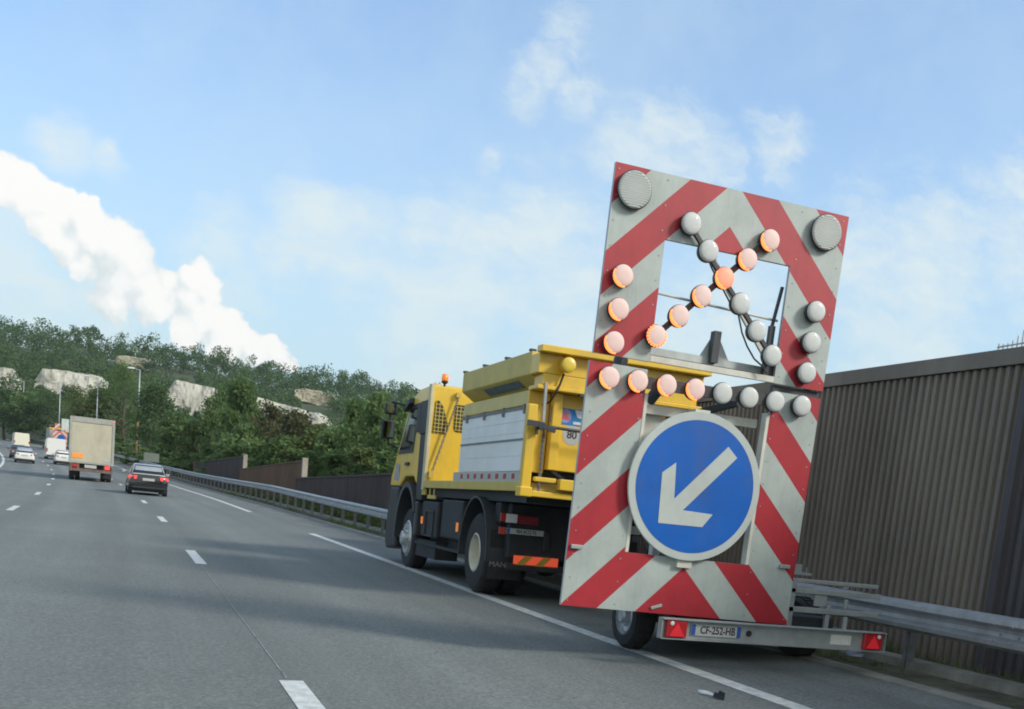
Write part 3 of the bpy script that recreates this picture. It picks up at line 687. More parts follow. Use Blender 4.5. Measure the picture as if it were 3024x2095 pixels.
redlens = mat('red_lens', (.42, .02, .025), .25, var=.1, scale=14, coat=.4)
redlamp_on = mat('red_lamp_lit', (.55, .03, .03), .3, emit=(1, .06, .05), estr=.9)
whitelens = mat('white_lens', (.68, .70, .68), .25, var=.08, scale=10, coat=.4)
orangelens = mat('orange_lens', (.75, .20, .02), .25, coat=.4, emit=(1, .3, .04), estr=.25)
plate_w = mat('plate_white', (.44, .46, .45), .5, var=.08, scale=20, dirt=(.3, .3, .28), dirt_amt=.4)
plate_t = mat('plate_text', (.03, .03, .035), .6); plate_b = mat('plate_blue', (.02, .09, .36), .5)
glass = mat('dark_glass', (.014, .018, .021), .12, spec=.45, var=.05, coat=.1)
rimm = mat('rim_silver', (.52, .54, .54), .35, metal=.6, var=.15, scale=8, dirt=(.18, .17, .15), dirt_amt=.5)
rimc = mat('rim_cream', (.62, .60, .50), .5, var=.15, scale=6, dirt=(.25, .20, .14), dirt_amt=.5)

def plate(parent, off, x0, x1, y, z0, z1, s, eu_right=False):
    mb = MB(off=off); mb.box(x0, x1, y, y + .008, z0, z1); p = mb.build('number_plate', plate_w, parent, bevel=.003)
    w = x1 - x0; mb = MB(off=off); mb.box(x0 + .004, x0 + w * .085, y - .0022, y, z0 + .004, z1 - .004)
    if eu_right: mb.box(x1 - w * .085, x1 - .004, y - .0022, y, z0 + .004, z1 - .004)
    mb.build('country_band', plate_b, p)
    text('lettering', s, (z1 - z0) * .92, plate_t, facing_back((x0 + x1) / 2 + w * .03 - off[0], y - .0012 - off[1], (z0 + z1) / 2 - off[2], .80), p)
    return p

def wheel(parent, off, cx, cy, cz, r, w, side, tyre_m, rim_m, dish=.06, nuts=8, name='wheel', n=36, rf=.60):
    """side -1: outer face to -x"""
    e = bpy.data.objects.new(name, None); COL.objects.link(e); e.parent = parent; e.location = Vector((cx, cy, cz)) - Vector(off)
    rr = r * rf; W = w
    prof = [(rr, 0), (rr * 1.12, -.005), (r * .90, .0), (r * .975, .03), (r, .07), (r, W - .07), (r * .975, W - .03), (r * .90, W), (rr, W)]
    mb = MB(); mb.lathe((0, 0, 0), (-side, 0, 0), prof, n)
    for k in range(n):                                                # tread blocks
        a = 2 * math.pi * k / n; b = a + 2 * math.pi / n * .55
        for t0, t1 in ((.05, W * .45), (W * .53, W - .05)):
            P = [(-side * t, math.cos(q) * (r + h), math.sin(q) * (r + h)) for h in (-.01, .012) for t in (t0, t1) for q in (a, b)]
            i = [mb.vt(p) for p in P]
            for q in ((4, 5, 7, 6), (0, 1, 5, 4), (2, 3, 7, 6), (0, 2, 6, 4), (1, 3, 7, 5)): mb.f.append([i[j] for j in q]); mb.mi.append(0)
    mb.build('tyre', tyre_m, e)
    mb = MB(); d = dish
    mb.lathe((0, 0, 0), (-side, 0, 0), [(rr * 1.01, .004), (rr * .93, -.008), (rr * .90, .02), (rr * .84, d), (rr * .55, d + .01), (rr * .42, d - .01), (rr * .40, d - .07), (rr * .30, d - .09), (0, d - .09)], 28)
    for k in range(nuts):
        a = 2 * math.pi * k / nuts; c = Vector((-side * (d + .012), math.cos(a) * rr * .54, math.sin(a) * rr * .54)); mb.cyl(c, c + Vector((side * .035, 0, 0)), .016 * r / .5, .016 * r / .5, 6)
    mb.build('rim', rim_m, e, smooth=False)
    return e

# ================================================================== ARROW BOARD TRAILER
TO = Vector((5.7, 9.6, float(rd(9.6, 5.7).z)))
tr = root('arrow_board_trailer', tuple(TO), 'road-works trailer with tall red and white chevron board, lamps and blue arrow sign', 'trailer')
BY = 9.15; XC = 4.815
LEAN = Matrix.Translation((4.8, BY, .55)) @ Matrix.Rotation(.0155, 4, 'Y') @ Matrix.Translation((-4.8, -BY, -.55))
def chevmat():
    m = bpy.data.materials.new('chevron_sheeting'); m.use_nodes = True; nt = m.node_tree; b = nt.nodes['Principled BSDF']; L = nt.links.new
    tc = nn(nt, 'ShaderNodeTexCoord'); sp = nn(nt, 'ShaderNodeSeparateXYZ'); L(tc.outputs['Object'], sp.inputs[0])
    def mt(op, a, b_=None):
        q = nn(nt, 'ShaderNodeMath'); q.operation = op
        for i, v in enumerate((a, b_)):
            if v is None: continue
            if isinstance(v, (int, float)): q.inputs[i].default_value = v
            else: L(v, q.inputs[i])
        return q.outputs[0]
    zw = mt('ADD', sp.outputs[2], TO.z); lean = mt('MULTIPLY', mt('SUBTRACT', zw, .55), .0155)
    xx = mt('ABSOLUTE', mt('SUBTRACT', mt('SUBTRACT', mt('ADD', sp.outputs[0], TO.x), lean), XC - .03))
    v = mt('ADD', zw, xx); ph = mt('MODULO', mt('ADD', mt('SUBTRACT', v, 4.445), .763 * 10), .763)
    # soft one millimetre edge
    low = mt('LESS_THAN', v, .70); ph = mt('MULTIPLY', ph, mt('SUBTRACT', 1.0, low))
    e1 = nn(nt, 'ShaderNodeMapRange'); L(ph, e1.inputs[0]); e1.inputs[1].default_value = .370; e1.inputs[2].default_value = .374; e1.inputs[3].default_value = 1; e1.inputs[4].default_value = 0
    n = nn(nt, 'ShaderNodeTexNoise'); n.inputs['Scale'].default_value = 2.2; n.inputs['Detail'].default_value = 7; n.inputs['Roughness'].default_value = .7; L(tc.outputs['Object'], n.inputs[0])
    r1 = nn(nt, 'ShaderNodeMapRange'); L(n.outputs[0], r1.inputs[0]); r1.inputs[1].default_value = .35; r1.inputs[2].default_value = .75; r1.inputs[3].default_value = 1.08; r1.inputs[4].default_value = .78
    mx = nn(nt, 'ShaderNodeMix'); mx.data_type = 'RGBA'; L(e1.outputs[0], mx.inputs[0]); mx.inputs[6].default_value = (.40, .455, .435, 1); mx.inputs[7].default_value = (.39, .024, .036, 1)
    m2 = nn(nt, 'ShaderNodeMix'); m2.data_type = 'RGBA'; m2.blend_type = 'MULTIPLY'; m2.inputs[0].default_value = 1; L(mx.outputs[2], m2.inputs[6]); L(r1.outputs[0], m2.inputs[7])
    n2 = nn(nt, 'ShaderNodeTexNoise'); n2.inputs['Scale'].default_value = 9; n2.inputs['Detail'].default_value = 8; n2.inputs['Roughness'].default_value = .8; L(tc.outputs['Object'], n2.inputs[0])
    r2 = nn(nt, 'ShaderNodeMapRange'); L(n2.outputs[0], r2.inputs[0]); r2.inputs[1].default_value = .66; r2.inputs[2].default_value = .74; r2.inputs[4].default_value = .5
    mp_ = nn(nt, 'ShaderNodeMapping'); mp_.inputs['Scale'].default_value = (7, 7, .8); L(tc.outputs['Object'], mp_.inputs[0])
    n4 = nn(nt, 'ShaderNodeTexNoise'); n4.inputs['Scale'].default_value = 3; n4.inputs['Detail'].default_value = 6; n4.inputs['Roughness'].default_value = .7; L(mp_.outputs[0], n4.inputs[0])
    r4 = nn(nt, 'ShaderNodeMapRange'); L(n4.outputs[0], r4.inputs[0]); r4.inputs[1].default_value = .5; r4.inputs[2].default_value = .8; r4.inputs[3].default_value = 1.0; r4.inputs[4].default_value = .84
    m4 = nn(nt, 'ShaderNodeMix'); m4.data_type = 'RGBA'; m4.blend_type = 'MULTIPLY'; m4.inputs[0].default_value = 1; L(m2.outputs[2], m4.inputs[6]); L(r4.outputs[0], m4.inputs[7]); m2 = m4
    m3 = nn(nt, 'ShaderNodeMix'); m3.data_type = 'RGBA'; L(r2.outputs[0], m3.inputs[0]); L(m2.outputs[2], m3.inputs[6]); m3.inputs[7].default_value = (.42, .40, .37, 1)
    L(m3.outputs[2], b.inputs[0]); b.inputs['Roughness'].default_value = .42; b.inputs['Coat Weight'].default_value = .15; return m
chev = chevmat()
alu_edge = mat('panel_edge', (.45, .46, .48), .5, metal=.3, var=.1)
# upper panel: frame round an opening
def ring(mb, o, i, y0, y1, mf, me_):
    (ox0, ox1, oz0, oz1), (ix0, ix1, iz0, iz1) = o, i
    O = [(ox0, oz0), (ox1, oz0), (ox1, oz1), (ox0, oz1)]; I = [(ix0, iz0), (ix1, iz0), (ix1, iz1), (ix0, iz1)]
    for y, mi in ((y0, mf), (y1, me_)):
        for k in range(4):
            k2 = (k + 1) % 4; mb.face([(O[k][0], y, O[k][1]), (O[k2][0], y, O[k2][1]), (I[k2][0], y, I[k2][1]), (I[k][0], y, I[k][1])], mi)
    for Q in (O, I):
        for k in range(4):
            k2 = (k + 1) % 4; mb.face([(Q[k][0], y0, Q[k][1]), (Q[k2][0], y0, Q[k2][1]), (Q[k2][0], y1, Q[k2][1]), (Q[k][0], y1, Q[k][1])], me_)
def U_panel(mb, pts, y0, y1):
    n0 = len(mb.f); mb.prism(pts, 1, y0, y1, 1); mb.mi[n0] = 0
mb = MB(off=TO); mb.m = LEAN
U_panel(mb, [(3.625, 2.785), (4.17, 2.785), (4.17, 3.835), (5.455, 3.835), (5.455, 2.785), (5.995, 2.785), (5.995, 4.37), (3.625, 4.37)], BY, BY + .035)
up = mb.build('upper_panel', [chev, alu_edge], tr, fix=False)
mb = MB(off=TO); mb.m = LEAN
U_panel(mb, [(3.60, .55), (5.985, .55), (5.985, 2.715), (5.465, 2.715), (5.465, 1.085), (4.165, 1.085), (4.165, 2.715), (3.60, 2.715)], BY, BY + .035)
lp = mb.build('lower_panel', [chev, alu_edge], tr, fix=False)
for p in (up, lp):
    pass
rv = mat('rivet', (.30, .31, .31), .5, metal=.4)
for nm, pp, z0, z1 in (('rivets', up, 2.85, 4.33), ('rivets', lp, .60, 2.66)):
    mb = MB(off=TO); mb.m = LEAN
    for z in np.arange(z0, z1, .21):
        for x in (3.66, 4.13, 5.50, 5.94): mb.cyl((x, BY - .004, z), (x, BY + .002, z), .007, .007, 6)
    ob_ = mb.build(nm, rv, pp); ob_['kind'] = 'stuff'
# flanges, frame members
mb = MB(off=TO); mb.m = LEAN
mb.box(4.167, 4.20, BY - .004, BY + .09, 1.087, 2.51); mb.box(5.43, 5.463, BY - .004, BY + .09, 1.087, 2.51)
mb.box(4.172, 5.453, BY - .002, BY + .03, 2.787, 2.842)
mb.build('inner_flange', cream, tr, bevel=.003)
mb = MB(off=TO); mb.m = LEAN
mb.box(4.172, 5.453, BY + .10, BY + .16, 2.865, 2.93); mb.prism([(4.72, 2.93), (5.02, 2.93), (4.88, 3.14), (4.83, 3.14)], 1, BY + .12, BY + .135)
mb.build('cross_rail', steel, tr)
mb = MB(off=TO); mb.m = LEAN
mb.box(4.80, 4.87, BY + .04, BY + .118, 2.88, 3.16); mb.build('centre_post', dgrey, tr)
mb = MB(off=TO); mb.m = LEAN; mb.box(5.48, 5.99, BY + .04, BY + .09, 2.722, 2.778); mb.bar((5.40, BY + .08, 2.86), (5.40, BY + .08, 3.30), .05, .05); mb.bar((5.40, BY + .08, 3.30), (5.45, BY + .08, 3.66), .025, .025)
mb.box(5.36, 5.46, BY + .04, BY + .10, 2.845, 2.99)
mb.build('hinge_arm', dgrey, tr)
mb = MB(off=TO); mb.m = LEAN
mb.cyl((4.17, BY + .10, 3.40), (5.46, BY + .10, 3.36), .012, .012, 8)
mb.bar((4.62, BY + .09, 3.86), (5.44, BY + .09, 2.96), .03, .05)
mb.build('thin_rail', cream, tr)
# lamps
lens_off = mat('lens_off', (.55, .57, .56), .6, var=.07, scale=30, coat=.15)
lens_big = mat('lens_big', (.42, .45, .44), .5, var=.18, scale=60, stretch=(3, 1, 1))
lens_lit = mat('lens_lit', (.60, .50, .47), .6, var=.05, scale=20, emit=(1.0, .40, .32), estr=.13)
lens_core = mat('lens_core', (.70, .30, .20), .5, emit=(1.0, .20, .10), estr=.42)
led = mat('led_orange', (.9, .25, .05), .4, emit=(1.0, .20, .05), estr=1.4)
hous = mat('lamp_housing', (.035, .036, .038), .5)
OFFL = [(4.423, 3.995), (4.623, 3.798), (5.006, 3.405), (5.207, 3.195), (5.396, 3.004), (4.936, 2.607), (5.212, 2.603), (5.491, 2.601), (5.780, 2.598), (5.796, 3.454), (5.792, 3.177), (5.786, 2.901)]
LIT = [(5.221, 3.989), (5.019, 3.791), (4.811, 3.598), (4.610, 3.410), (4.410, 3.210), (4.211, 3.010), (3.832, 3.461), (3.826, 3.180), (3.816, 2.898), (3.807, 2.598), (4.085, 2.605), (4.369, 2.605), (4.655, 2.605)]
LY = BY - .105
def lamp(x, z, r, depth, lens_m, lit=False, core=False, big=False):
    mb = MB(off=TO); o = None
    mb.lathe((x, BY - .002, z), (0, -1, 0), [(0, -.0), (r * .90, 0), (r * .98, .02), (r * 1.03, depth * .8), (r * 1.03, depth), (r * .97, depth + .004)], 28)
    h = mb.build('lamp', hous, tr, smooth=True)
    mb = MB(off=TO)
    if big: prof = [(r * .985, depth), (r * .97, depth + .012), (r * .85, depth + .018), (0, depth + .02)]
    else: prof = [(r * .985, depth - .002), (r * .975, depth + .012), (r * .92, depth + .022), (r * .75, depth + .029), (r * .4, depth + .033), (0, depth + .034)]
    mb.lathe((x, BY - .002, z), (0, -1, 0), prof, 28)
    if big:
        for k in range(-7, 8):
            zz = k * r / 8; q = math.sqrt(max(0, (r * .93) ** 2 - zz * zz)); mb.bar((x - q, BY - depth - .021, z + zz), (x + q, BY - depth - .021, z + zz), .004, r / 16)
    mb.build('lens', lens_m, h, smooth=not big)
    if lit:
        mb = MB(off=TO); n = 14 if not core else 16
        for k in range(n):
            a = R_(158 + (278 - 158) * k / (n - 1)) if not core else R_(120 + 260 * k / (n - 1))
            for q, dd in ((.955, .019), (.87, .026)):
                if q < .9 and not core and not (3 < k < n - 3): continue
                c = Vector((x + math.cos(a) * r * q, BY - depth - dd, z + math.sin(a) * r * q)); mb.lathe(c, (math.cos(a) * .6, -1, math.sin(a) * .6), [(.0085, -.004), (.0085, .004), (.005, .008), (0, .009)], 8)
        mb.build('diode_arc', led, h)
    return h
for x, z in OFFL: lamp(x, z, .096, .062, lens_off)
for x, z in LIT:
    c = (x, z) == (4.811, 3.598); lamp(x, z, .096, .062, lens_core if c else lens_lit, True, (x, z) == (4.211, 3.010))
for x, z in ((3.862, 4.180), (5.806, 4.160)): lamp(x, z, .158, .045, lens_big, big=True)
mb = MB(off=TO)
mb.bar((4.15, BY - .02, 2.95), (5.28, BY - .02, 4.05), .035, .05); mb.bar((4.36, BY - .045, 4.05), (5.45, BY - .045, 2.95), .035, .035); mb.box(4.17, 5.50, BY - .05, BY - .015, 2.555, 2.655)
mb.build('lamp_bar', hous, tr)
mb = MB(off=TO); cp = [(4.60, 3.78), (4.68, 3.66), (4.80, 3.52), (4.90, 3.40), (5.0, 3.31), (5.06, 3.16), (5.13, 3.05), (5.22, 2.95), (5.31, 2.90), (5.37, 2.84)]
mb.tube([(x, BY - .06, z) for x, z in cp], .008, 6); mb.build('cable', black, tr)
# blue round sign
DC = (4.776, 1.742); DYs = BY - .075
signw = mat('sign_white', (.46, .51, .49), .4, var=.07, scale=3, dirt=(.35, .35, .32), dirt_amt=.4, coat=.15)
signb = mat('sign_blue', (.003, .108, .46), .38, var=.10, scale=3.0, dirt=(.09, .10, .16), dirt_amt=.45, coat=.2)
mb = MB(off=TO); mb.lathe((DC[0], DYs + .03, DC[1]), (0, -1, 0), [(0, 0), (.672, 0), (.678, .012), (.672, .026), (0, .026)], 72); rs_ = mb.build('round_sign', signw, tr)
mb = MB(off=TO); mb.lathe((DC[0], DYs + .004, DC[1]), (0, -1, 0), [(.603, -.0), (.603, .0025), (0, .0025)], 72); mb.build('blue_field', signb, rs_)
mb = MB(off=TO); mb.prism([(5.060, 2.140), (5.165, 2.048), (4.672, 1.524), (4.985, 1.513), (4.891, 1.388), (4.437, 1.387), (4.42, 1.840), (4.548, 1.942), (4.571, 1.618)], 1, DYs - .0022, DYs + .0012); mb.build('arrow', signw, rs_)
mb = MB(off=TO); mb.box(4.70, 4.85, BY - .042, BY + .03, 1.0, 1.16); mb.box(4.70, 4.85, BY - .04, BY + .11, 2.30, 2.44); mb.build('sign_bracket', cream, tr)
# gate latches on the lower panel
for px, py in ((1703, 1615), (2318, 1674)):
    P = ply(px, py, BY - .02); mb = MB(off=TO); mb.box(P.x - .055, P.x + .055, BY - .03, BY - .002, P.z - .018, P.z + .018); mb.build('latch', steel, tr, bevel=.004)
mb = MB(off=TO); P = ply(1938, 1793, BY - .01); mb.bar((P.x - .055, BY - .012, P.z - .015), (P.x + .055, BY - .012, P.z + .02), .012, .03)
mb.build('latch', steel, tr, bevel=.004)
# mast and ram behind the board
mb = MB(off=TO)
mb.box(4.20, 5.44, BY + .12, BY + .18, 2.36, 2.44); mb.bar((4.21, BY + .2, 2.36), (4.70, BY + .2, 2.0), .02, .30); mb.box(4.62, 4.70, 9.5, 9.58, .55, 2.36); mb.box(5.02, 5.10, 9.5, 9.58, .55, 2.36)
mb.build('mast', cream, tr)
mb = MB(off=TO)
mb.cyl((4.62, 9.6, 2.75), (4.25, 9.9, 2.05), .055, .055, 12); mb.cyl((4.25, 9.9, 2.9), (4.15, 9.8, 2.25), .07, .07, 12); mb.bar((5.45, 9.7, 2.62), (4.95, 10.2, 2.42), .06, .06); mb.bar((4.25, 9.7, 2.46), (4.62, 9.72, 2.40), .05, .07)
mb.bar((4.9, 9.7, .8), (4.5, 10.6, 2.3), .07, .07); mb.bar((5.3, 9.7, .8), (5.3, 10.6, 2.0), .07, .07); mb.box(4.25, 5.40, 9.45, 9.9, .56, 1.0)
mb.build('lifting_ram', dgrey, tr)
# chassis
mb = MB(off=TO); x0, x1, yb = 4.45, 6.87, 8.80
mb.box(x0, x1, yb + .012, yb + .022, .372, .540); mb.box(x0, x1, yb - .05, yb + .06, .541, .551); mb.box(x0, x1, yb - .04, yb + .06, .362, .371)
mb.box(x0 - .004, x0 + .006, yb - .03, yb + .05, .372, .540); mb.box(x1 - .006, x1 + .004, yb - .03, yb + .05, .372, .540)
bp_ = mb.build('bumper', steel, tr)
mb = MB(off=TO)
mb.box(6.80, 6.87, yb + .07, 12.0, .40, .50); mb.box(4.95, 5.02, yb + .07, 12.0, .40, .50); mb.bar((5.0, 12.0, .45), (5.8, 13.2, .50), .08, .10); mb.bar((6.82, 12.0, .45), (5.9, 13.2, .50), .08, .10); mb.box(5.03, 6.79, 11.9, 12.0, .40, .50); mb.box(5.03, 6.79, 10.1, 10.2, .38, .46)
P = ply(2490, 1862, 8.86); mb.box(P.x - .015, P.x + .015, 8.84, 8.87, .552, P.z + .13)
mb.build('chassis_rail', steel, tr)
def tail(x, flip):
    mb = MB(off=TO); mb.box(x - .105, x + .105, yb - .035, yb + .011, .378, .538); h = mb.build('tail_light', redlens if True else black, tr, bevel=.012)
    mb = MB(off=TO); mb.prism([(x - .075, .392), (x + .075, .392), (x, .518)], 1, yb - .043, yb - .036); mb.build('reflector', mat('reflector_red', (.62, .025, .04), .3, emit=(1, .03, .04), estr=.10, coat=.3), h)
    mb = MB(off=TO); mb.lathe((x + flip * .055, yb - .036, .508), (0, -1, 0), [(.020, 0), (.020, .006), (.010, .010), (0, .010)], 12); mb.build('bulb', whitelens, h)
tail(4.60, -1); tail(6.73, 1)
plate(tr, TO, 4.76, 5.28, yb - .002, .405, .512, 'CF-252-HB', True)
mb = MB(off=TO); mb.box(6.27, 6.50, yb + .006, yb + .0115, .405, .500); mb.build('sticker', mat('sticker_white', (.66, .67, .62), .5, var=.12, scale=30), tr)
mb = MB(off=TO); mb.cyl((5.37, yb + .005, .455), (5.37, yb + .0115, .455), .030, .030, 16); mb.build('slot', black, tr)
mb = MB(off=TO); P = ply(2525, 1932, 8.9); mb.lathe((P.x, 8.9, P.z - .02), (0, 0, 1), [(0, 0), (.08, .005), (.09, .03), (.05, .05), (0, .05)], 14); mb.build('wheel_chock', mat('lilac_plastic', (.36, .40, .52), .5), tr)
mb = MB(off=TO); ym = 9.33
def rail_px(pa, pb, th_, d=.05):
    A = ply(*pa, ym); B = ply(*pb, ym); z = (A.z + B.z) / 2; mb.box(4.4, B.x, ym, ym + d, z - th_ / 2, z + th_ / 2)
rail_px((2345, 1712), (2595, 1737), .040); rail_px((2345, 1741), (2600, 1767), .050); rail_px((2340, 1796), (2594, 1822), .055)
for px, py0, py1, w in ((2425, 1758, 1792, .07), (2501, 1772, 1800, .02), (2500, 1725, 1742, .03)):
    A = ply(px, py0, ym + .02); B = ply(px, py1, ym + .02); mb.box(A.x - w, A.x + w, ym + .012, ym + .04, B.z, A.z)
mb.box(6.10, 6.16, ym, ym + .05, .50, .95); mb.box(6.55, 6.60, ym + .01, ym + .05, .50, .74)
mb.build('tail_rack', steel, tr, bevel=.006)
mb = MB(off=TO); P = ply(2372, 1690, 9.5); mb.box(P.x - .16, P.x + .09, 9.48, 9.6, P.z - .03, P.z - .005); mb.box(P.x - .10, P.x - .02, 9.5, 9.56, P.z - .004, P.z + .075); mb.bar((P.x + .05, 9.52, P.z), (P.x + .045, 9.52, P.z + .05), .01, .01); mb.build('bracket', steel, tr)
mb = MB(off=TO); mb.box(5.0, 6.75, 9.46, 11.4, .47, .60); mb.box(5.3, 6.3, 9.6, 10.6, .605, .95); mb.build('battery_box', dgrey, tr, bevel=.02)
WZ = float(rd(10.2, 4.9).z)
for x, sd in ((4.67, -1), (6.86, 1)):
    wheel(tr, TO, x, 10.08, WZ + .33, .33, .22, sd, rubber, rimm, dish=.05, nuts=5, n=30)
mb = MB(off=TO); mb.cyl((4.85, 10.08, WZ + .33), (6.7, 10.08, WZ + .33), .045, .045, 10); mb.build('axle', chass, tr)

# ================================================================== YELLOW GRITTER TRUCK
KO = Vector((5.8, 13.4, float(rd(15.5, 5.8).z)))
tk = root('gritter_truck', tuple(KO), 'yellow works truck with salt hopper and aluminium side boards towing the arrow board trailer', 'truck')
XL, XR = 4.60, 7.00
def mk(): return MB(off=KO)
# bed
mb = mk(); mb.box(XL, XR, 13.46, 18.97, 1.64, 1.765); 
for y in (14.2, 15.3, 16.6, 17.9): mb.cyl((XL - .004, y, 1.70), (XL + .01, y, 1.70), .022, .022, 8)
mb.build('bed_rail', yellow_d, tk, bevel=.01)
mb = mk(); mb.box(XL + .12, XR - .12, 13.6, 18.8, 1.50, 1.638); mb.build('bed_floor', chass, tk)
for x in (XL + .01, XR - .01):
    mb = mk(); mb.box(x - .065, x + .065, 13.36, 13.48, 1.60, 2.74); mb.box(x - .085, x + .085, 13.33, 13.52, 1.575, 1.70); mb.build('corner_post', yellow, tk, bevel=.015)
for x, sd in ((XL + .03, 1), (XR - .03, -1)):
    mb = mk()
    for z0, z1 in ((1.905, 2.098), (2.10, 2.398), (2.40, 2.548), (2.55, 2.715)): mb.box(min(x, x + .03 * sd), max(x, x + .03 * sd), 13.50, 16.72, z0, z1)
    sb_ = mb.build('side_board', alu, tk, bevel=.003)
    mb = mk(); mb.box(x - .012 if sd > 0 else x, x if sd > 0 else x + .012, 13.52, 16.70, 2.30, 2.325); mb.box(x - .014 if sd > 0 else x, x if sd > 0 else x + .014, 13.52, 16.70, 2.70, 2.735)
    for y in (13.7, 14.6, 15.5, 16.4): mb.box(x - .03 if sd > 0 else x, x if sd > 0 else x + .03, y, y + .05, 2.64, 2.76)
    mb.build('board_rail', galv_d, sb_)
    mb = mk(); mb.box(x, x + .02 * sd, 13.52, 17.0, 1.766, 1.90) if sd > 0 else mb.box(x - .02, x, 13.52, 17.0, 1.766, 1.90); mb.build('lower_board', plate_w, sb_)
    mb = mk()
    for k in range(18):
        if k % 2 == 0: mb.box(x - .004 if sd > 0 else x, x if sd > 0 else x + .004, 13.56 + k * .18, 13.68 + k * .18, 1.80, 1.87)
    mb.build('reflective_tape', redlens, sb_)
# bulkhead behind the cab
mb = mk(); mb.box(XL + .03, XR - .03, 18.82, 18.90, 1.766, 3.40); mb.build('bulkhead', yellow, tk, bevel=.02)
mb = mk(); mb.box(XL - .01, XL + .05, 18.78, 18.94, 1.60, 3.42); mb.build('bulkhead_post', mat('beige_edge', (.55, .50, .32), .5), tk, bevel=.01); mb = mk(); mb.box(XR - .05, XR + .01, 18.78, 18.94, 1.60, 3.42); mb.build('bulkhead_post', mat('beige_edge', (.55, .50, .32), .5), tk, bevel=.01)
mesh_d = mat('mesh_dark', (.16, .13, .06), .7, var=.2)
def meshwin(poly, dx):
    mb = mk(); mb.prism([(x + dx, z) for x, z in poly], 1, 18.806, 18.818); w = mb.build('mesh_window', mat('window_recess', (.05, .045, .03), .8), tk)
    x0 = min(p[0] for p in poly) + dx; x1 = max(p[0] for p in poly) + dx; z0 = min(p[1] for p in poly); z1 = max(p[1] for p in poly); mb = mk()
    def xr(z):                                   # right limit of the polygon at height z
        xs = []
        for (a, b), (c, d) in zip(poly, poly[1:] + poly[:1]):
            if (b - z) * (d - z) <= 0 and b != d: xs.append(a + (c - a) * (z - b) / (d - b) + dx)
        return (min(xs), max(xs)) if len(xs) > 1 else (x0, x0)
    z = z0 + .03
    while z < z1: a, b = xr(z); mb.box(a, b, 18.796, 18.804, z - .006, z + .006); z += .065
    x = x0 + .03
    while x < x1:
        zz = [q for q in np.arange(z0, z1, .02) if xr(q)[0] <= x <= xr(q)[1]]
        if zz: mb.box(x - .006, x + .006, 18.7965, 18.8035, min(zz), max(zz))
        x += .065
    mb.build('mesh', yellow_d, w)
meshwin([(4.68, 2.60), (4.93, 2.60), (4.96, 2.72), (4.84, 3.05), (4.75, 3.16), (4.70, 3.14)], 0)
meshwin([(5.06, 2.72), (5.10, 2.66), (5.42, 2.66), (5.42, 3.12), (5.06, 3.12)], 0)
# hopper
def hop(mb, y0, y1):
    pr = [(XL + .03, 3.43), (XL + .03, 3.14), (XL + .24, 3.0), (XL + .10, 2.96), (XL + .06, 2.76), (XL + .35, 2.70), (XL + .85, 1.78), (XR - .85, 1.78), (XR - .35, 2.70), (XR - .06, 2.76), (XR - .10, 2.96), (XR - .24, 3.0), (XR - .03, 3.14), (XR - .03, 3.43)]
    mb.prism(pr, 1, y0, y1)
mb = mk(); hop(mb, 13.70, 16.92); hp = mb.build('hopper', yellow_d, tk, bevel=.012)
mb = mk(); mb.box(XL + .0, XR, 13.22, 13.415, 3.38, 3.462); mb.box(XL + .03, XR - .03, 13.375, 13.698, 3.135, 3.38); mb.prism([(13.375, 3.134), (13.375, 2.99), (13.698, 2.99), (13.698, 3.134)], 0, XL + .10, XR - .10); mb.box(XL + .03, XR - .03, 13.34, 13.695, 2.935, 2.988)
mb.build('hopper_tail', yellow, hp, bevel=.01)
mb = mk()
mb.box(5.2, 5.9, 13.30, 13.36, 2.90, 2.934); mb.build('latch_bar', dgrey, hp)
for y in (13.72, 14.75, 15.8, 16.85): mb = mk(); mb.box(XL + .02, XL + .10, y, y + .07, 3.432, 3.462); mb.build('tarp_hook', dgrey, hp)
mb = mk()
P0 = plx(1440, 1148, XL + .14); P1 = plx(1545, 1120, XL + .14)
a = (XL + .075, 3.108); b_ = (XL + .195, 3.030); nx, nz = -.55, -.83
mb.face([(a[0] + nx * .004, P0.y, a[1] + nz * .004), (a[0] + nx * .004, P1.y, a[1] + nz * .004), (b_[0] + nx * .004, P1.y, b_[1] + nz * .004), (b_[0] + nx * .004, P0.y, b_[1] + nz * .004)])
mb.build('maker_strip', mat('strip_blue', (.12, .17, .22), .6, var=.35, scale=9), hp, fix=False)
# rear wall of the hopper below
mb = mk(); mb.box(4.93, 6.95, 13.56, 13.66, 1.95, 2.93); mb.box(4.93, 5.06, 13.50, 13.56, 1.95, 2.93); mb.box(XL + .02, 4.92, 13.62, 13.68, 1.9, 2.93)
mb.build('rear_panel', yellow, hp, bevel=.012)
P = ply(1630, 1200, 13.54); Q = ply(1703, 1256, 13.54)
mb = mk(); mb.box(P.x, P.x + .62, 13.553, 13.559, Q.z - .01, P.z); lg = mb.build('service_sign', mat('sign_sky_blue', (.02, .20, .55), .4, var=.1), tk)
cx = P.x + .20; cz = (P.z + Q.z) / 2
mb = mk(); mb.lathe((cx, 13.553, cz), (0, -1, 0), [(.088, 0), (.088, .002), (.0, .002)], 28); mb.build('emblem_disc', mat('emblem_violet', (.30, .30, .55), .4), lg)
mb = mk(); mb.prism([(cx, cz + .075), (cx - .028, cz + .01), (cx - .075, cz - .045), (cx - .02, cz - .038), (cx + .03, cz - .045), (cx + .075, cz - .05), (cx + .03, cz + .01)], 1, 13.5485, 13.5508); mb.build('emblem_star', mat('emblem_red', (.62, .12, .15), .4), lg)
mb = mk(); mb.prism([(cx + .13, cz + .09), (cx + .26, cz + .085), (cx + .24, cz - .02), (cx + .17, cz - .0)], 1, 13.549, 13.5525); mb.box(cx + .12, cx + .34, 13.549, 13.5525, cz - .095, cz - .06); mb.build('sign_lettering', whitelens, lg)
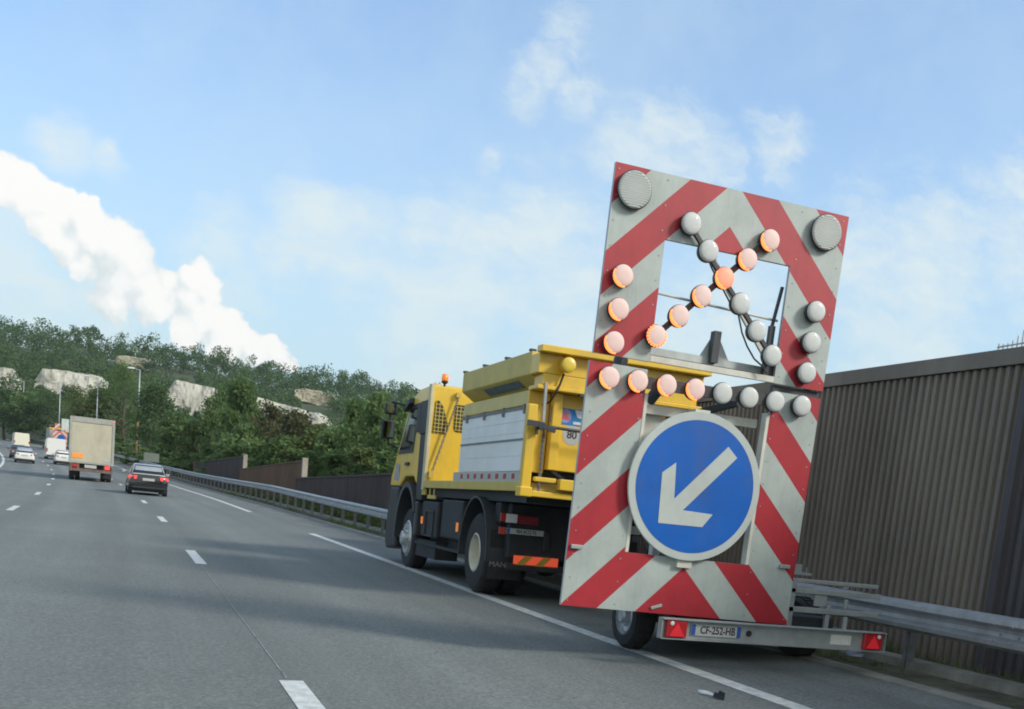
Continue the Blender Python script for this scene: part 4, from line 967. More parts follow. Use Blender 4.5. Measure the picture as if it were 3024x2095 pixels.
P = ply(1690, 1286, 13.54); mb = mk(); mb.lathe((P.x, 13.56, P.z), (0, -1, 0), [(.13, 0), (.13, .003), (0, .003)], 28); st = mb.build('speed_sticker', plate_w, tk)
text('numeral', '80', .14, plate_t, facing_back(P.x - KO.x, 13.5555 - KO.y, P.z - KO.z), st)
# work lamp on the hopper tail
P = ply(1681, 1078, 13.2)
mb = mk(); mb.lathe((P.x, 13.37, P.z), (0, -1, 0), [(.05, 0), (.075, .05), (.09, .08), (.098, .11), (.095, .17)], 24); wl = mb.build('work_lamp', yellow, tk, smooth=True)
mb = mk(); mb.lathe((P.x, 13.37, P.z), (0, -1, 0), [(.095, .168), (.085, .178), (.04, .183), (0, .184)], 24); mb.build('lamp_glass', mat('lamp_yellow', (.70, .52, .06), .4, coat=.3), wl, smooth=True)
mb = mk(); mb.tube([(P.x - .01, 13.33, P.z - .10), (P.x - .05, 13.33, P.z - .24), (P.x - .09, 13.33, P.z - .34), (P.x - .12, 13.45, P.z - .46), (P.x - .20, 13.5, P.z - .50)], .014, 6); mb.build('lamp_lever', black, wl)
# grips, ratchets, chains
def chain(name, p, q, parent, n=26, r=.016):
    mb = mk(); p = Vector(p); q = Vector(q)
    for k in range(n):
        a = p.lerp(q, k / n); b2 = p.lerp(q, (k + 1.25) / n); off_ = Vector((.012, 0, 0)) if k % 2 else Vector((0, .012, 0)); mb.cyl(a + off_, b2 + off_, r * .55, r * .55, 5); mb.cyl(a - off_, b2 - off_, r * .55, r * .55, 5)
    return mb.build(name, galv_d, parent)
chain('chain', (5.08, 18.74, 3.24), (4.72, 18.74, 1.95), tk)
mb = mk(); mb.box(4.66, 4.74, 18.72, 18.80, 1.82, 1.93); mb.build('chain_eye', yellow_d, tk); mb = mk(); mb.box(5.04, 5.12, 18.74, 18.80, 3.24, 3.32); mb.build('chain_eye', yellow_d, tk)
chain('chain', (4.78, 13.36, 2.42), (4.80, 13.40, 1.62), tk, 22, .022)
mb = mk(); mb.bar((4.74, 13.34, 3.02), (4.76, 13.36, 2.42), .035, .035); mb.build('support_rod', galv, tk)
mb = mk(); A = ply(1558, 1248, 13.28); B = ply(1712, 1262, 13.28)
mb.bar((A.x, 13.28, A.z), (A.x + .16, 13.28, A.z - .005), .03, .075); mb.cyl((A.x + .2, 13.26, A.z - .02), (A.x + .2, 13.34, A.z - .02), .05, .05, 12); mb.cyl((A.x + .30, 13.28, A.z - .02), (5.9, 13.30, A.z - .04), .020, .020, 8); mb.bar((A.x + .20, 13.28, A.z - .02), (A.x + .38, 13.28, A.z - .06), .05, .06); mb.bar((A.x + .15, 13.3, A.z), (A.x + .14, 13.3, A.z - .13), .03, .03)
mb.build('ratchet', dgrey, tk)
# spreader under the hopper
mb = mk(); mb.box(4.92, 6.9, 13.70, 14.1, 1.77, 1.945); mb.bar((5.0, 13.55, 1.95), (5.25, 13.5, 1.80), .04, .04); mb.cyl((5.5, 13.45, 1.88), (5.9, 13.45, 1.88), .10, .10, 12); mb.build('spreader', chass, tk)
mb = mk(); mb.box(5.05, 5.55, 13.30, 13.42, 1.70, 1.84); mb.box(4.72, 5.02, 13.36, 13.45, 1.78, 1.84); mb.box(4.70, 6.9, 13.37, 13.452, 1.585, 1.66); mb.build('tail_beam', yellow, tk, bevel=.012)
mb = mk(); mb.cyl((6.02, 13.5, 3.45), (6.0, 13.5, 3.75), .012, .012, 6); mb.build('marker_rod', yellow, tk)
# chassis and underbody
mb = mk(); mb.box(5.35, 5.45, 14.5, 21.4, .85, 1.15); mb.box(6.15, 6.25, 14.5, 21.4, .85, 1.15); mb.box(4.9, 6.7, 16.2, 19.2, .62, 1.49); mb.box(4.85, 6.75, 14.58, 14.75, .72, 1.49); mb.box(4.75, 6.85, 14.76, 15.0, 1.2, 1.49); mb.build('chassis_frame', chass, tk, bevel=.02)
mb = mk(); mb.box(4.66, 4.885, 17.9, 19.0, .80, 1.42); mb.box(4.68, 4.89, 16.45, 17.7, .84, 1.47); mb.cyl((4.80, 18.0, 1.50), (4.80, 18.9, 1.50), .075, .075, 12); mb.build('side_tank', chass, tk, bevel=.03)
mb = mk(); mb.box(4.635, 4.655, 18.1, 18.65, .82, .84); mb.box(4.635, 4.655, 18.1, 18.65, 1.24, 1.26); mb.box(4.635, 4.655, 18.1, 18.12, .84, 1.24); mb.box(4.635, 4.655, 18.63, 18.65, .84, 1.24); mb.build('box_frame', dgrey, tk)
mb = mk(); A = plx(1222, 1599, XL); B = plx(1348, 1630, XL); mb.bar((XL + .03, A.y, A.z), (XL + .03, B.y, B.z), .03, .045); mb.box(XL + .10, XL + .50, 18.0, 19.6, .44, .74); mb.build('side_guard', chass, tk)
mb = mk(); mb.box(4.62, 4.66, 18.75, 19.0, 1.52, 1.62); mb.box(4.62, 4.64, 18.0, 18.55, 1.46, 1.52); mb.box(4.62, 4.64, 18.1, 18.14, 1.52, 1.638); mb.box(4.62, 4.64, 18.4, 18.44, 1.52, 1.638); mb.build('bed_bracket', yellow_d, tk)
mb = mk(); mb.box(XL + .01, XL + .03, 18.75, 18.83, 1.02, 1.14); mb.box(XL + .03, XL + .05, 16.5, 16.58, .98, 1.12); mb.build('side_marker', orangelens, tk)
# rear lights, plates
def pbox(name, a, b, y, m, parent=None, d=.03, mirror=False, **kw):
    A = ply(*a, y); B = ply(*b, y); z1 = A.z; z0 = B.z
    mb = mk(); x0, x1 = A.x, B.x
    if mirror: x0, x1 = 2 * KO.x - x1, 2 * KO.x - x0
    mb.box(x0, x1, y, y + d, z0, z1); return mb.build(name, m, parent or tk, **kw)
YR = 14.52
red_dark = mat('red_lens_dark', (.22, .015, .02), .3, coat=.4, var=.1)
for mir in (False, True):
    h = pbox('tail_light', (1480, 1513), (1594, 1556), YR + .035, black, mirror=mir, d=.03)
    pbox('red_section', (1528, 1521), (1590, 1554), YR, red_dark, h, .034, mir, bevel=.008); pbox('white_section', (1496, 1517), (1527, 1546), YR - .002, whitelens, h, .036, mir, bevel=.006); pbox('side_section', (1481, 1515), (1495, 1541), YR, redlens, h, .034, mir, bevel=.005)
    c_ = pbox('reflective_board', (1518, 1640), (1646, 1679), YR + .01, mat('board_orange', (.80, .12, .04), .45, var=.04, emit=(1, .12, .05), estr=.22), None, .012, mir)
    A = ply(1518, 1640, YR + .008); B = ply(1646, 1679, YR + .008); mbx = mk(); w = B.x - A.x; hh = A.z - B.z
    for k in (0, 1):
        x = A.x + .06 * w + k * w * .42; pts = [(x + hh * .0, B.z + .004), (x + w * .18, B.z + .004), (x + w * .18 + hh * .9, A.z - .004), (x + hh * .9, A.z - .004)]
        if mir: pts = [(2 * KO.x - p[0], p[1]) for p in pts]
        mbx.prism(pts, 1, YR + .006, YR + .0092)
    mbx.build('diagonal_band', mat('board_amber', (.52, .33, .05), .5, var=.05), c_)
pbox('side_reflector', (1475, 1556), (1493, 1579), YR + .01, mat('reflector_rb', (.45, .06, .04), .4), bevel=.004)
A = ply(1497, 1558, YR); B = ply(1604, 1592, YR); plate(tk, KO, A.x, B.x, YR, B.z + .03, A.z - .005, '964 ACQ 92')
mb = mk(); mb.box(4.85, 6.75, 14.53, 14.60, .56, .66); mb.box(5.2, 5.3, 14.60, 14.9, .6, .9); mb.box(6.3, 6.4, 14.60, 14.9, .6, .9); mb.build('underrun_bar', chass, tk, bevel=.01)
for x in (4.66, 6.44):
    mb = mk(); mb.box(x, x + .50, 14.80, 14.815, .40, 1.10); mf = mb.build('mud_flap', rubber, tk)
P = ply(1478, 1668, 14.79); text('flap_lettering', 'MAN', .115, mat('flap_white', (.20, .21, .21), .7, var=.3), facing_back(P.x - KO.x - .045, 14.797 - KO.y, P.z - KO.z), tk)
mb = mk(); mb.cyl((5.8, 13.25, .58), (5.8, 14.6, .72), .05, .05, 10); mb.build('tow_coupling', chass, tk)
# wheels
GZ = KO.z
for x, sd in ((XL + .05, -1), (XR - .05, 1)):
    wheel(tk, KO, x, 19.93, GZ + .555, .555, .32, sd, rubber, rimm, dish=-.03, nuts=10, n=40)
    wheel(tk, KO, x, 15.50, GZ + .575, .575, .34, sd, rubber, rimc, dish=.20, nuts=8, n=40, rf=.50)
    xi = x + (-sd) * .37
    wheel(tk, KO, xi, 15.50, GZ + .575, .575, .30, sd, rubber, rimc, dish=.13, nuts=0, n=32)
    # hub cap of the front wheel
mb = mk(); mb.cyl((5.0, 15.5, .70), (6.6, 15.5, .70), .10, .10, 12); mb.cyl((5.0, 19.93, .68), (6.6, 19.93, .68), .07, .07, 10); mb.lathe((5.8, 15.5, .72), (0, 1, 0), [(0, -.28), (.2, -.22), (.27, 0), (.2, .22), (0, .28)], 16); mb.build('axle', chass, tk)
# mudguards
def arch(x0, x1, cy, cz, ry, rz_, a0, a1, m, name, t=.03, n=22):
    mb = mk(); rings = []
    for k in range(n + 1):
        a = R_(a0 + (a1 - a0) * k / n); c, s_ = math.cos(a), math.sin(a)
        rings.append([(x0, cy + c * ry, cz + s_ * rz_), (x1, cy + c * ry, cz + s_ * rz_), (x1, cy + c * (ry + t), cz + s_ * (rz_ + t)), (x0, cy + c * (ry + t), cz + s_ * (rz_ + t))])
    mb.loft(rings); return mb.build(name, m, tk)
for x0, x1 in ((XL - .0, XL + .72), (XR - .72, XR)):
    arch(x0, x1, 15.52, .72, .70, .80, -5, 185, dgrey, 'mudguard')
# cab
cabp = [(19.48, 1.70), (19.48, 3.18), (18.98, 3.18), (18.98, 3.36), (19.20, 3.46), (20.15, 3.44), (20.55, 3.33), (20.85, 3.10), (21.30, 2.30), (21.62, 1.85), (21.66, 1.66), (20.82, 1.66), (20.40, 1.84), (19.70, 1.84)]
mb = mk()
def crx(z, y): return .0 if z < 2.0 else .10 * (z - 2.0) / 1.45
A_ = [mb.vt((XL + .02 + crx(z, y), y, z)) for y, z in cabp]; B_ = [mb.vt((XR - .02 - crx(z, y), y, z)) for y, z in cabp]; n = len(cabp)
mb.f.append(A_); mb.mi.append(0); mb.f.append(B_[::-1]); mb.mi.append(0)
for k in range(n): mb.f.append([A_[k], B_[k], B_[(k + 1) % n], A_[(k + 1) % n]]); mb.mi.append(0)
cab = mb.build('cab', yellow, tk, bevel=.03)
for sd in (-1, 1):
    def xs(z, o): return (XL + .02 + crx(z, 0) - o) if sd < 0 else (XR - .02 - crx(z, 0) + o)
    win = [(20.02, 3.12), (20.62, 3.10), (21.12, 2.34), (20.05, 2.34)]
    mb = mk(); mb.loft([[(xs(z, .006), y, z) for y, z in win], [(xs(z, -.01), y, z) for y, z in win]]); mb.build('door_window', glass, cab)
    mb = mk(); wf = [(19.95, 3.19), (20.66, 3.17), (21.22, 2.27), (19.98, 2.27)]
    mb.loft([[(xs(z, .003), y, z) for y, z in wf], [(xs(z, -.012), y, z) for y, z in wf]]); mb.build('window_seal', black, cab)
    mb = mk(); hz_ = [(20.15, 2.10), (20.42, 2.10), (20.42, 2.04), (20.15, 2.04)]; mb.loft([[(xs(z, .03), y, z) for y, z in hz_], [(xs(z, 0), y, z) for y, z in hz_]]); mb.build('door_handle', black, cab)
    mb = mk(); hz_ = [(20.5, 3.30), (20.9, 3.12), (20.84, 3.06), (20.45, 3.20)]; mb.loft([[(xs(z, .10), y, z) for y, z in hz_], [(xs(z, -.06), y, z) for y, z in hz_]]); mb.build('visor', black, cab)
    mb = mk(); dl = [(20.9, 1.75), (21.35, 1.78), (21.25, 2.10), (20.95, 2.05)]; mb.loft([[(xs(z, .004), y, z) for y, z in dl], [(xs(z, -.0), y, z) for y, z in dl]]); mb.build('door_decal', mat('decal_grey', (.32, .34, .36), .5, var=.4, scale=12), cab)
mb = mk(); mb.face([(XL + .12, 20.87, 3.07), (XR - .12, 20.87, 3.07), (XR - .05, 21.66, 1.82), (XL + .05, 21.66, 1.82)]); ws = mb.build('windscreen', glass, cab, fix=False); 
mb = mk(); mb.box(XL + .00, XL + .20, 18.97, 19.46, 2.58, 3.165); mb.box(XL - .0, XL + .035, 19.46, 19.74, 2.62, 3.15); mb.box(XL + .02, XL + .2, 18.97, 19.44, 1.42, 2.58); mb.build('air_intake', black, tk, bevel=.02)
mb = mk(); mb.box(XL + .15, XR - .15, 18.98, 19.06, 1.3, 3.0); mb.build('cab_back', chass, tk)
# front lower body: wheel arch, bumper
for x0, x1 in ((XL - .02, XL + .48), (XR - .48, XR + .02)):
    arch(x0, x1, 20.02, .72, .74, .92, -2, 150, dgrey, 'front_mudguard', .10)
    mb = mk(); mb.box(x0 + .02, x1 - .1, 19.18, 19.36, .78, 1.40); mb.build('arch_extension', dgrey, tk, bevel=.03)
mb = mk(); mb.prism([(20.85, .50), (20.90, 1.64), (21.67, 1.645), (21.80, 1.1), (21.84, .95), (21.84, .55), (21.7, .42)], 0, XL + .03, XR - .03); mb.build('front_bumper', black, tk, bevel=.04)
# mirrors
def mirror(pa, pb, y, parent, m2=True):
    A = ply(*pa, y); B = ply(*pb, y); mb = mk(); mb.box(A.x, B.x, y, y + .13, B.z, A.z); h = mb.build('mirror', black, parent, bevel=.035)
    mb = mk(); mb.box(A.x + .02, B.x - .02, y - .004, y + .02, B.z + .03, A.z - .03); mb.build('mirror_glass', mat('mirror_glass', (.22, .26, .25), .06, metal=1, var=0.), h); return A, B
A, B = mirror((1141, 1188), (1173, 1226), 21.15, cab); C_, D_ = mirror((1130, 1238), (1163, 1298), 21.20, cab)
mb = mk(); xm = (A.x + B.x) / 2
mb.tube([(XL + .10, 20.95, 3.18), (xm + .03, 21.2, 3.24), (xm, 21.24, A.z - .05), (xm, 21.26, D_.z - .08), (XL + .02, 21.2, D_.z - .16)], .022, 8); mb.build('mirror_arm', black, cab)
# beacons
def beacon(px, pb, pt, y):
    A = ply(px, pb, y); T = ply(px, pt, y); h = T.z - A.z; mb = mk(); mb.lathe((A.x, y, A.z - .12), (0, 0, 1), [(0, 0), (.02, 0), (.02, .12), (.055, .15), (.06, .12 + h * .30), (.05, .12 + h * .34), (0, .12 + h * .34)], 18); b = mb.build('beacon', black, tk)
    mb = mk(); mb.lathe((A.x, y, A.z), (0, 0, 1), [(.052, h * .34), (.062, h * .45), (.058, h * .85), (.04, h * .97), (0, h)], 18); mb.build('dome', orangelens, b, smooth=True)
beacon(1313, 1136, 1104, 18.86)

# ================================================================== OTHER TRAFFIC
def vroot(name, s, u, label, cat, group=None, dth=0.):
    P = rd(s, u); return root(name, tuple(P), label, cat, group, rz=th(s) + dth)
paint_black = mat('car_paint_black', (.012, .013, .016), .22, var=.1, coat=1.0); paint_white = mat('car_paint_white', (.72, .73, .71), .35, var=.03, coat=.5, dirt=(.5, .48, .42), dirt_amt=.2)
paint_silver = mat('car_paint_silver', (.50, .53, .55), .3, metal=.3, var=.04, coat=.6); paint_dark = mat('car_paint_dark', (.045, .06, .065), .3, var=.1, coat=.8); paint_cream = mat('van_cream', (.70, .68, .55), .45, var=.04)
roof_sheen = mat('roof_sheen', (.38, .40, .40), .25, metal=.2, coat=.8)  # pale sky reflection on the black car's roof, put into the colour
def simple_wheel(t, x, y, r, w=.2):
    sd = -1 if x < 0 else 1; e = bpy.data.objects.new('wheel', None); COL.objects.link(e); e.parent = t; e.location = (x, y, r)
    mb = MB(); mb.lathe((0, 0, 0), (-sd, 0, 0), [(r * .62, 0), (r * .93, 0), (r, .03), (r, w - .03), (r * .93, w), (r * .5, w)], 24); mb.build('tyre', rubber, e)
    mb = MB(); mb.lathe((0, 0, 0), (-sd, 0, 0), [(r * .63, .005), (r * .55, .03), (r * .3, .02), (0, .015)], 16); mb.build('rim', rimm, e)
def car(t, W, H, Lg, body, lit=True, boot=.0, glassm=None, roofm=None):
    """hatchback seen from behind; y forward from the rear bumper"""
    gm = glassm or glass; w = W / 2
    def ring(y, wb, wm, wt, z0, z1, z2, z3, ry=0):
        L1 = [(-wb, z0), (-wm, z0 + .10), (-wm, z1), (-wt, z2), (-wt * .90, z3)]
        return [(x, y, z) for x, z in L1] + [(-x, y, z) for x, z in L1[::-1]]
    st = [(.0, .80, .86, .74, .34, .62, .80, .82), (.05, .84, .94, .80, .28, .64, .90, .93), (.25, .88, .99, .88, .25, .66, .94, .97), (1.0, .88, 1., .90, .24, .66, .93, .95), (2.4, .88, 1., .90, .24, .66, .92, .94), (3.1, .88, .99, .90, .24, .66, .90, .94), (Lg - .5, .86, .96, .80, .25, .62, .78, .84), (Lg - .1, .80, .86, .70, .30, .58, .68, .72), (Lg, .70, .76, .60, .36, .52, .60, .62)]
    mb = MB(); k = H / 1.42
    mb.loft([ring(y, a * w, b * w, c * w, z0, z1 * k, z2 * k, z3 * k) for y, a, b, c, z0, z1, z2, z3 in st]); bd = mb.build('body', body, t, smooth=True)
    b = bd.modifiers.new('sub', 'SUBSURF'); b.levels = 1; b.render_levels = 1
    zb = .93 * k
    gh = [(.12 + boot, .86, .74, zb - .02, zb + .02), (.34 + boot, .87, .71, zb - .02, zb + .22 * k), (.60 + boot, .88, .68, zb - .02, H - .07), (.95 + boot, .88, .67, zb - .02, H - .01), (1.7, .88, .67, zb - .02, H), (2.3, .88, .66, zb - .02, H - .05), (2.9, .86, .68, zb - .02, zb + .18), (3.2, .84, .76, zb - .02, zb + .0)]
    mb = MB(); mb.loft([[(-a * w, y, z0), (-(b + .03) * w, y, z1 - .035), (-b * w + .05, y, z1), (b * w - .05, y, z1), ((b + .03) * w, y, z1 - .035), (a * w, y, z0)] for y, a, b, z0, z1 in gh]); g_ = mb.build('roof', roofm or body, t, smooth=True)
    # rear window, proud of the tail
    def pt(f, x, o):
        y0, z0_, y1, z1_ = .15 + boot, zb + .05, .585 + boot, H - .095; return (x, y0 + (y1 - y0) * f - o * .86, z0_ + (z1_ - z0_) * f + o * .5)
    mb = MB(); mb.loft([[pt(0, -.78 * w, o), pt(0, .78 * w, o), pt(1, .63 * w, o), pt(1, -.63 * w, o)] for o in (.012, -.03)]); mb.build('rear_window', gm, t)
    for sd in (-1, 1):
        q = [(.62 + boot, zb + .05), (.92 + boot, H - .10), (2.25, H - .13), (2.95, zb + .05)]
        def xx(z): return sd * (w * (.885 - (z - zb) / (H - zb) * .185) + .006)
        mb = MB(); mb.loft([[(xx(z), y, z) for y, z in q], [(xx(z) - sd * .03, y, z) for y, z in q]]); mb.build('side_window', gm, t)
        mb = MB(); mb.loft([[(sd * w * f, y, z) for f, y, z in q2] for q2 in ([(.56, -.012, .86 * k), (.97, .10, .84 * k), (.985, .13, .72 * k), (.60, -.014, .71 * k)], [(.56, .05, .86 * k), (.94, .2, .84 * k), (.95, .2, .72 * k), (.60, .05, .71 * k)])]); mb.build('tail_light', redlamp_on if lit else redlens, t)
        mb = MB(); mb.box(*sorted((sd * (w + .02), sd * (w + .19))), 2.72, 2.84, zb - .0, zb + .13); mb.bar((sd * (w - .08), 2.78, zb + .03), (sd * (w + .05), 2.78, zb + .05), .05, .04); mb.build('wing_mirror', roofm or body, t, bevel=.03)
        for y in (.72, Lg - .82): simple_wheel(t, sd * (w - .02), y, .31)
    mb = MB(); mb.box(-.26, .26, -.022, -.008, .66 * k, .77 * k); mb.build('number_plate', plate_w, t)
    mb = MB(); mb.box(-w * .80, w * .80, -.03, .05, .30, .40); mb.build('lower_bumper', black, t, bevel=.02)
    mb = MB(); mb.box(-w * .84, w * .84, .3, Lg - .4, .17, .27); mb.build('underbody', black, t)
    return t
bc = vroot('hatchback', 52.4, 1.57, 'black hatchback with red tail lights and roof coloured with pale sky sheen, alone in front of the lorry', 'car'); car(bc, 1.77, 1.43, 4.25, paint_black, True, roofm=roof_sheen)
mb = MB(); mb.box(-.60, .60, .56, .74, 1.335, 1.36); mb.build('spoiler', paint_black, bc, bevel=.01)
sv = vroot('hatchback', 111, -4.68, 'silver-white car in the left lane ahead of the dark car', 'car'); car(sv, 1.75, 1.42, 4.2, paint_white, False, roofm=paint_silver)
dk = vroot('hatchback', 124, -5.0, 'dark car mostly hidden beside and beyond the silver-white car', 'car'); car(dk, 1.72, 1.45, 4.1, paint_dark, False)
hb = vroot('hatchback', 115.5, -1.15, 'small white hatchback half hidden by the box lorry', 'car'); car(hb, 1.68, 1.50, 3.9, paint_white, False)
fc = vroot('estate_car', 218, -4.3, 'white car farthest away at the left edge', 'car'); car(fc, 1.75, 1.45, 4.3, paint_white, False)

def van(t, W, H, Lg, m, wins=True, slope=.5):
    w = W / 2; mb = MB()
    mb.loft([[(-w * a, y, z0), (-w, y, z0 + .15), (-w, y, H * .55), (-w * .94, y, H - b), (-w * .84, y, H - b * .2 - c), (w * .84, y, H - b * .2 - c), (w * .94, y, H - b), (w, y, H * .55), (w, y, z0 + .15), (w * a, y, z0)] for y, a, z0, b, c in ((0, .96, .36, .16, .04), (.08, .98, .32, .10, 0), (Lg * .7, .98, .32, .10, 0), (Lg * .78, .98, .32, .30, .10), (Lg * .9, .97, .32, H * .45, H * .42), (Lg, .9, .4, H * .55, H * .52))])
    mb.build('body', m, t)
    for sd in (-1, 1):
        if wins:
            mb = MB(); mb.box(*sorted((sd * .12, sd * (w - .18))), -.012, .02, H * .58, H * .82); mb.build('rear_window', glass, t, bevel=.02)
        mb = MB(); mb.box(*sorted((sd * (w - .13), sd * (w + .002))), -.015, .05, H * .36, H * .52); mb.build('tail_light', redlens, t, bevel=.01)
        mb = MB(); mb.box(*sorted((sd * (w + .04), sd * (w + .2))), Lg * .78, Lg * .8, H * .50, H * .64); mb.build('wing_mirror', black, t)
        for y in (.85, Lg - .9): simple_wheel(t, sd * (w - .02), y, .34)
    mb = MB(); mb.box(-w * .96, w * .96, -.06, .02, .36, .52); mb.build('rear_bumper', black, t, bevel=.02)
    mb = MB(); mb.box(-.26, .26, -.07, -.062, .56, .66); mb.build('number_plate', plate_w, t)
    return t
van(vroot('van', 132, -1.05, 'tall white van seen between the distant arrow board and the box lorry', 'van'), 1.98, 2.35, 5.2, paint_white, wins=False)
van(vroot('van', 172, -2.3, 'cream coloured van ahead of the silver-white car', 'van'), 2.0, 2.3, 5.4, paint_cream, wins=False)

# box lorry
lo = vroot('box_lorry', 72.0, -.62, 'dirty cream box lorry with orange plate on its rear door', 'lorry')
cdoor = mat('lorry_door', (.50, .47, .36), .6, var=.07, scale=1.2, dirt=(.30, .27, .20), dirt_amt=.6); cframe = mat('lorry_frame', (.36, .37, .33), .6, var=.1, dirt=(.22, .2, .16), dirt_amt=.5); cside = mat('lorry_side', (.40, .40, .38), .6, var=.1); rustm = mat('lorry_rust', (.17, .115, .095), .8, var=.4, scale=6, dirt=(.06, .05, .045), dirt_amt=.7)
mb = MB(); mb.box(-1.27, 1.27, .06, 7.6, 1.12, 3.80); mb.build('box_body', cside, lo, bevel=.03)
mb = MB()
for x0, x1 in ((-1.285, -1.14), (1.14, 1.285)): mb.box(x0, x1, 0, .10, 1.04, 3.815)
mb.box(-1.14, 1.14, 0, .10, 3.50, 3.815); mb.box(-1.14, 1.14, 0, .10, 1.04, 1.16); mb.build('door_frame', cframe, lo, bevel=.012)
mb = MB(); mb.box(-1.138, 1.138, .04, .059, 1.162, 3.498); 
for k in range(9): mb.box(-1.13, 1.13, .034, .0395, 1.19 + k * .255, 1.205 + k * .255)
mb.box(-.02, .02, .02, .039, 1.165, 1.26); dr = mb.build('roller_door', cdoor, lo)
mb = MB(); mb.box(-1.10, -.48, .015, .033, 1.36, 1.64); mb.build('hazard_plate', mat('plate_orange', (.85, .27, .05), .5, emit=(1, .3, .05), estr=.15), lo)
mb = MB(); mb.box(.62, 1.05, .022, .033, 1.25, 1.45); mb.build('sticker', plate_w, lo)
for x in (1.20,): mb = MB(); mb.box(x - .045, x + .045, -.012, 0, 3.68, 3.74); mb.build('marker_lamp', redlamp_on, lo)
mb = MB(); mb.box(-1.24, 1.24, -.05, .12, .56, .74); mb.box(-1.24, -1.08, .0, .12, .74, 1.03); mb.box(-.8, -.68, .0, .12, .74, 1.03); mb.box(.72, .80, .02, .12, .74, 1.03); mb.build('rear_beam', rustm, lo, bevel=.012)
mb = MB(); mb.box(-1.0, 1.0, .35, 7.2, .62, 1.05); mb.build('chassis_frame', chass, lo)
for x in (-.93, .93): mb = MB(); mb.box(x - .14, x + .14, -.03, .02, .80, 1.0); mb.build('tail_light', redlamp_on if x > 0 else redlens, lo, bevel=.01)
mb = MB(); mb.box(-.38, .30, -.03, -.01, .80, .99); mb.build('number_plate', plate_w, lo)
for sd in (-1, 1):
    for y, nn_ in ((1.9, 2), (6.6, 1)):
        for q in range(nn_): simple_wheel(lo, sd * (1.22 - q * .33), y, .50, .28)
    mb = MB(); mb.box(*sorted((sd * .70, sd * 1.22)), 1.22, 1.24, .25, .9); mb.build('mud_flap', rubber, lo)
mb = MB(); mb.prism([(7.75, .7), (7.75, 2.7), (8.1, 2.95), (9.3, 2.85), (9.75, 1.7), (9.8, .6)], 0, -1.18, 1.18); mb.build('cab', cside, lo, bevel=.04)

# distant arrow board convoy
da = vroot('works_lorry', 188, 4.5, 'distant works lorry carrying a small red and white arrow board with blue sign', 'lorry', dth=-.02)
mb = MB(); mb.box(-1.22, -.2, 3.0, 8.0, 1.2, 3.3); mb.build('cargo_body', cside, da)
mb = MB(); mb.box(-1.22, 1.0, 2.9, 7.9, 3.32, 3.55); mb.build('amber_beam', mat('far_amber', (.72, .42, .06), .5), da)
mb = MB(); mb.box(-1.2, 1.1, .9, 7.5, .45, 1.19); mb.build('chassis_frame', chass, da)
for sd in (-1, 1):
    for y in (2.2, 6.5): simple_wheel(da, sd * 1.15, y, .5, .3)
def chev2():
    m = bpy.data.materials.new('far_chevron'); m.use_nodes = True; nt = m.node_tree; b = nt.nodes['Principled BSDF']; L = nt.links.new
    tc = nn(nt, 'ShaderNodeTexCoord'); sp = nn(nt, 'ShaderNodeSeparateXYZ'); L(tc.outputs['Object'], sp.inputs[0])
    a = nn(nt, 'ShaderNodeMath'); a.operation = 'ABSOLUTE'; L(sp.outputs[0], a.inputs[0]); c = nn(nt, 'ShaderNodeMath'); c.operation = 'ADD'; L(a.outputs[0], c.inputs[0]); L(sp.outputs[2], c.inputs[1])
    d = nn(nt, 'ShaderNodeMath'); d.operation = 'MODULO'; L(c.outputs[0], d.inputs[0]); d.inputs[1].default_value = .8; e = nn(nt, 'ShaderNodeMath'); e.operation = 'GREATER_THAN'; L(d.outputs[0], e.inputs[0]); e.inputs[1].default_value = .36
    mx = nn(nt, 'ShaderNodeMix'); mx.data_type = 'RGBA'; L(e.outputs[0], mx.inputs[0]); mx.inputs[6].default_value = (.60, .58, .54, 1); mx.inputs[7].default_value = (.62, .16, .11, 1); L(mx.outputs[2], b.inputs[0]); return m
cm2 = chev2()
mb = MB(); mb.prism([(-1.0, .75), (1.1, .75), (1.1, 3.4), (.6, 3.4), (.6, 3.0), (-.5, 3.0), (-.5, 3.4), (-1.0, 3.4)], 1, 0, .05); mb.build('lower_panel', cm2, da)
mb = MB(); mb.box(-.75, .05, .05, .09, 3.42, 4.15); mb.build('upper_panel', cm2, da)
mb = MB(); mb.lathe((.25, -.02, 1.95), (0, -1, 0), [(0, 0), (.58, 0), (.58, .03), (0, .03)], 28); rs2 = mb.build('round_sign', signb, da)
mb = MB(); mb.box(.25, 1.35, .3, .36, 3.0, 5.0); mb.build('pale_board', mat('far_board', (.55, .62, .60), .5, var=.15, scale=2), da)

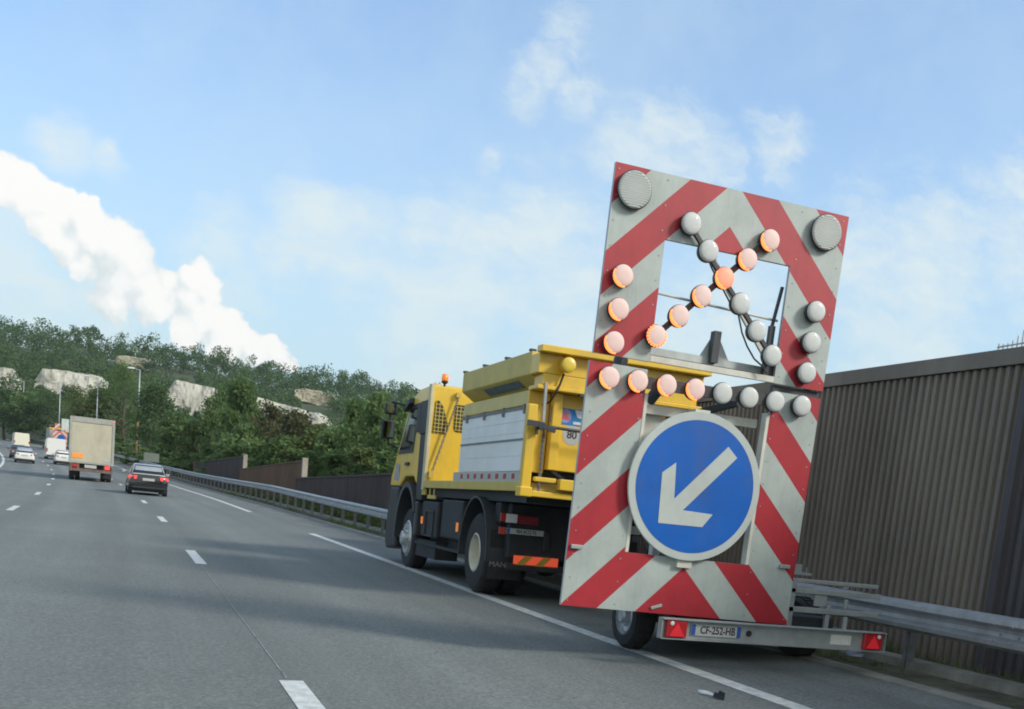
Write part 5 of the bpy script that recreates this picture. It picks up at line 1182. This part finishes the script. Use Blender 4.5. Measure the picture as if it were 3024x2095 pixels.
# litter on the lane: white strip and dark scrap
P = rd(6.9, 4.17); 
g1, g2 = None, None
def on_road(px, py):
    r = ray(px, py); t = CAMC.z / -r.z; Q = CAMC + r * t
    for _ in range(6): s_, u_ = inv(Q.x, Q.y); z = rd(s_, u_).z; t = (CAMC.z - z) / -r.z; Q = CAMC + r * t
    return Q
A = on_road(2066, 2050); B = on_road(2100, 2057)
li = root('plastic_strip', tuple(A), 'bright white strip of litter on the asphalt beside the solid white line', 'litter')
mb = MB(off=A); mid = (A + B) / 2 + Vector((.004, -.02, .004)); mb.loft([[tuple(p + Vector((0, -.03, .012))), tuple(p + Vector((0, .03, .012))), tuple(p + Vector((0, .032, .03))), tuple(p + Vector((0, -.028, .03)))] for p in (A, mid, B)]); mb.build('strip', mat('litter_white', (.80, .84, .88), .3), li)
A = on_road(2108, 2062); B = on_road(2130, 2068)
l2 = root('rubber_scrap', tuple(A), 'small dark scrap of rubber lying next to the white litter strip', 'litter')
mb = MB(off=A); w = (B - A); rgx = random.Random(5)
mb.loft([[tuple(A + w * t + Vector((0, -q, .005))), tuple(A + w * t + Vector((0, q, .005))), tuple(A + w * t + Vector((.01, q * .8, .015 + h))), tuple(A + w * t + Vector((.01, -q * .8, .014 + h)))] for t, q, h in ((0, .015, .005), (.3, .06, .03), (.6, .045, .02), (.85, .06, .05), (1, .02, .01))]); mb.build('scrap', rubber, l2)

# ------------------------------------------------------------------ hazy air
hm = bpy.data.materials.new('haze_air'); hm.use_nodes = True; nt = hm.node_tree; nt.nodes.clear()
ho = nn(nt, 'ShaderNodeOutputMaterial'); pv = nn(nt, 'ShaderNodeVolumePrincipled'); pv.inputs['Color'].default_value = (.80, .88, .92, 1); pv.inputs['Density'].default_value = 0.00016; pv.inputs['Anisotropy'].default_value = 0.2
nt.links.new(pv.outputs[0], ho.inputs['Volume'])
mb = MB(); mb.box(-700, 700, -300, 900, -3, 95); hz = mb.build('haze', hm); tag(hz, 'thin pale haze over the valley', 'haze', None, 'stuff')
scene.cycles.volume_step_rate = 5; scene.cycles.volume_bounces = 0
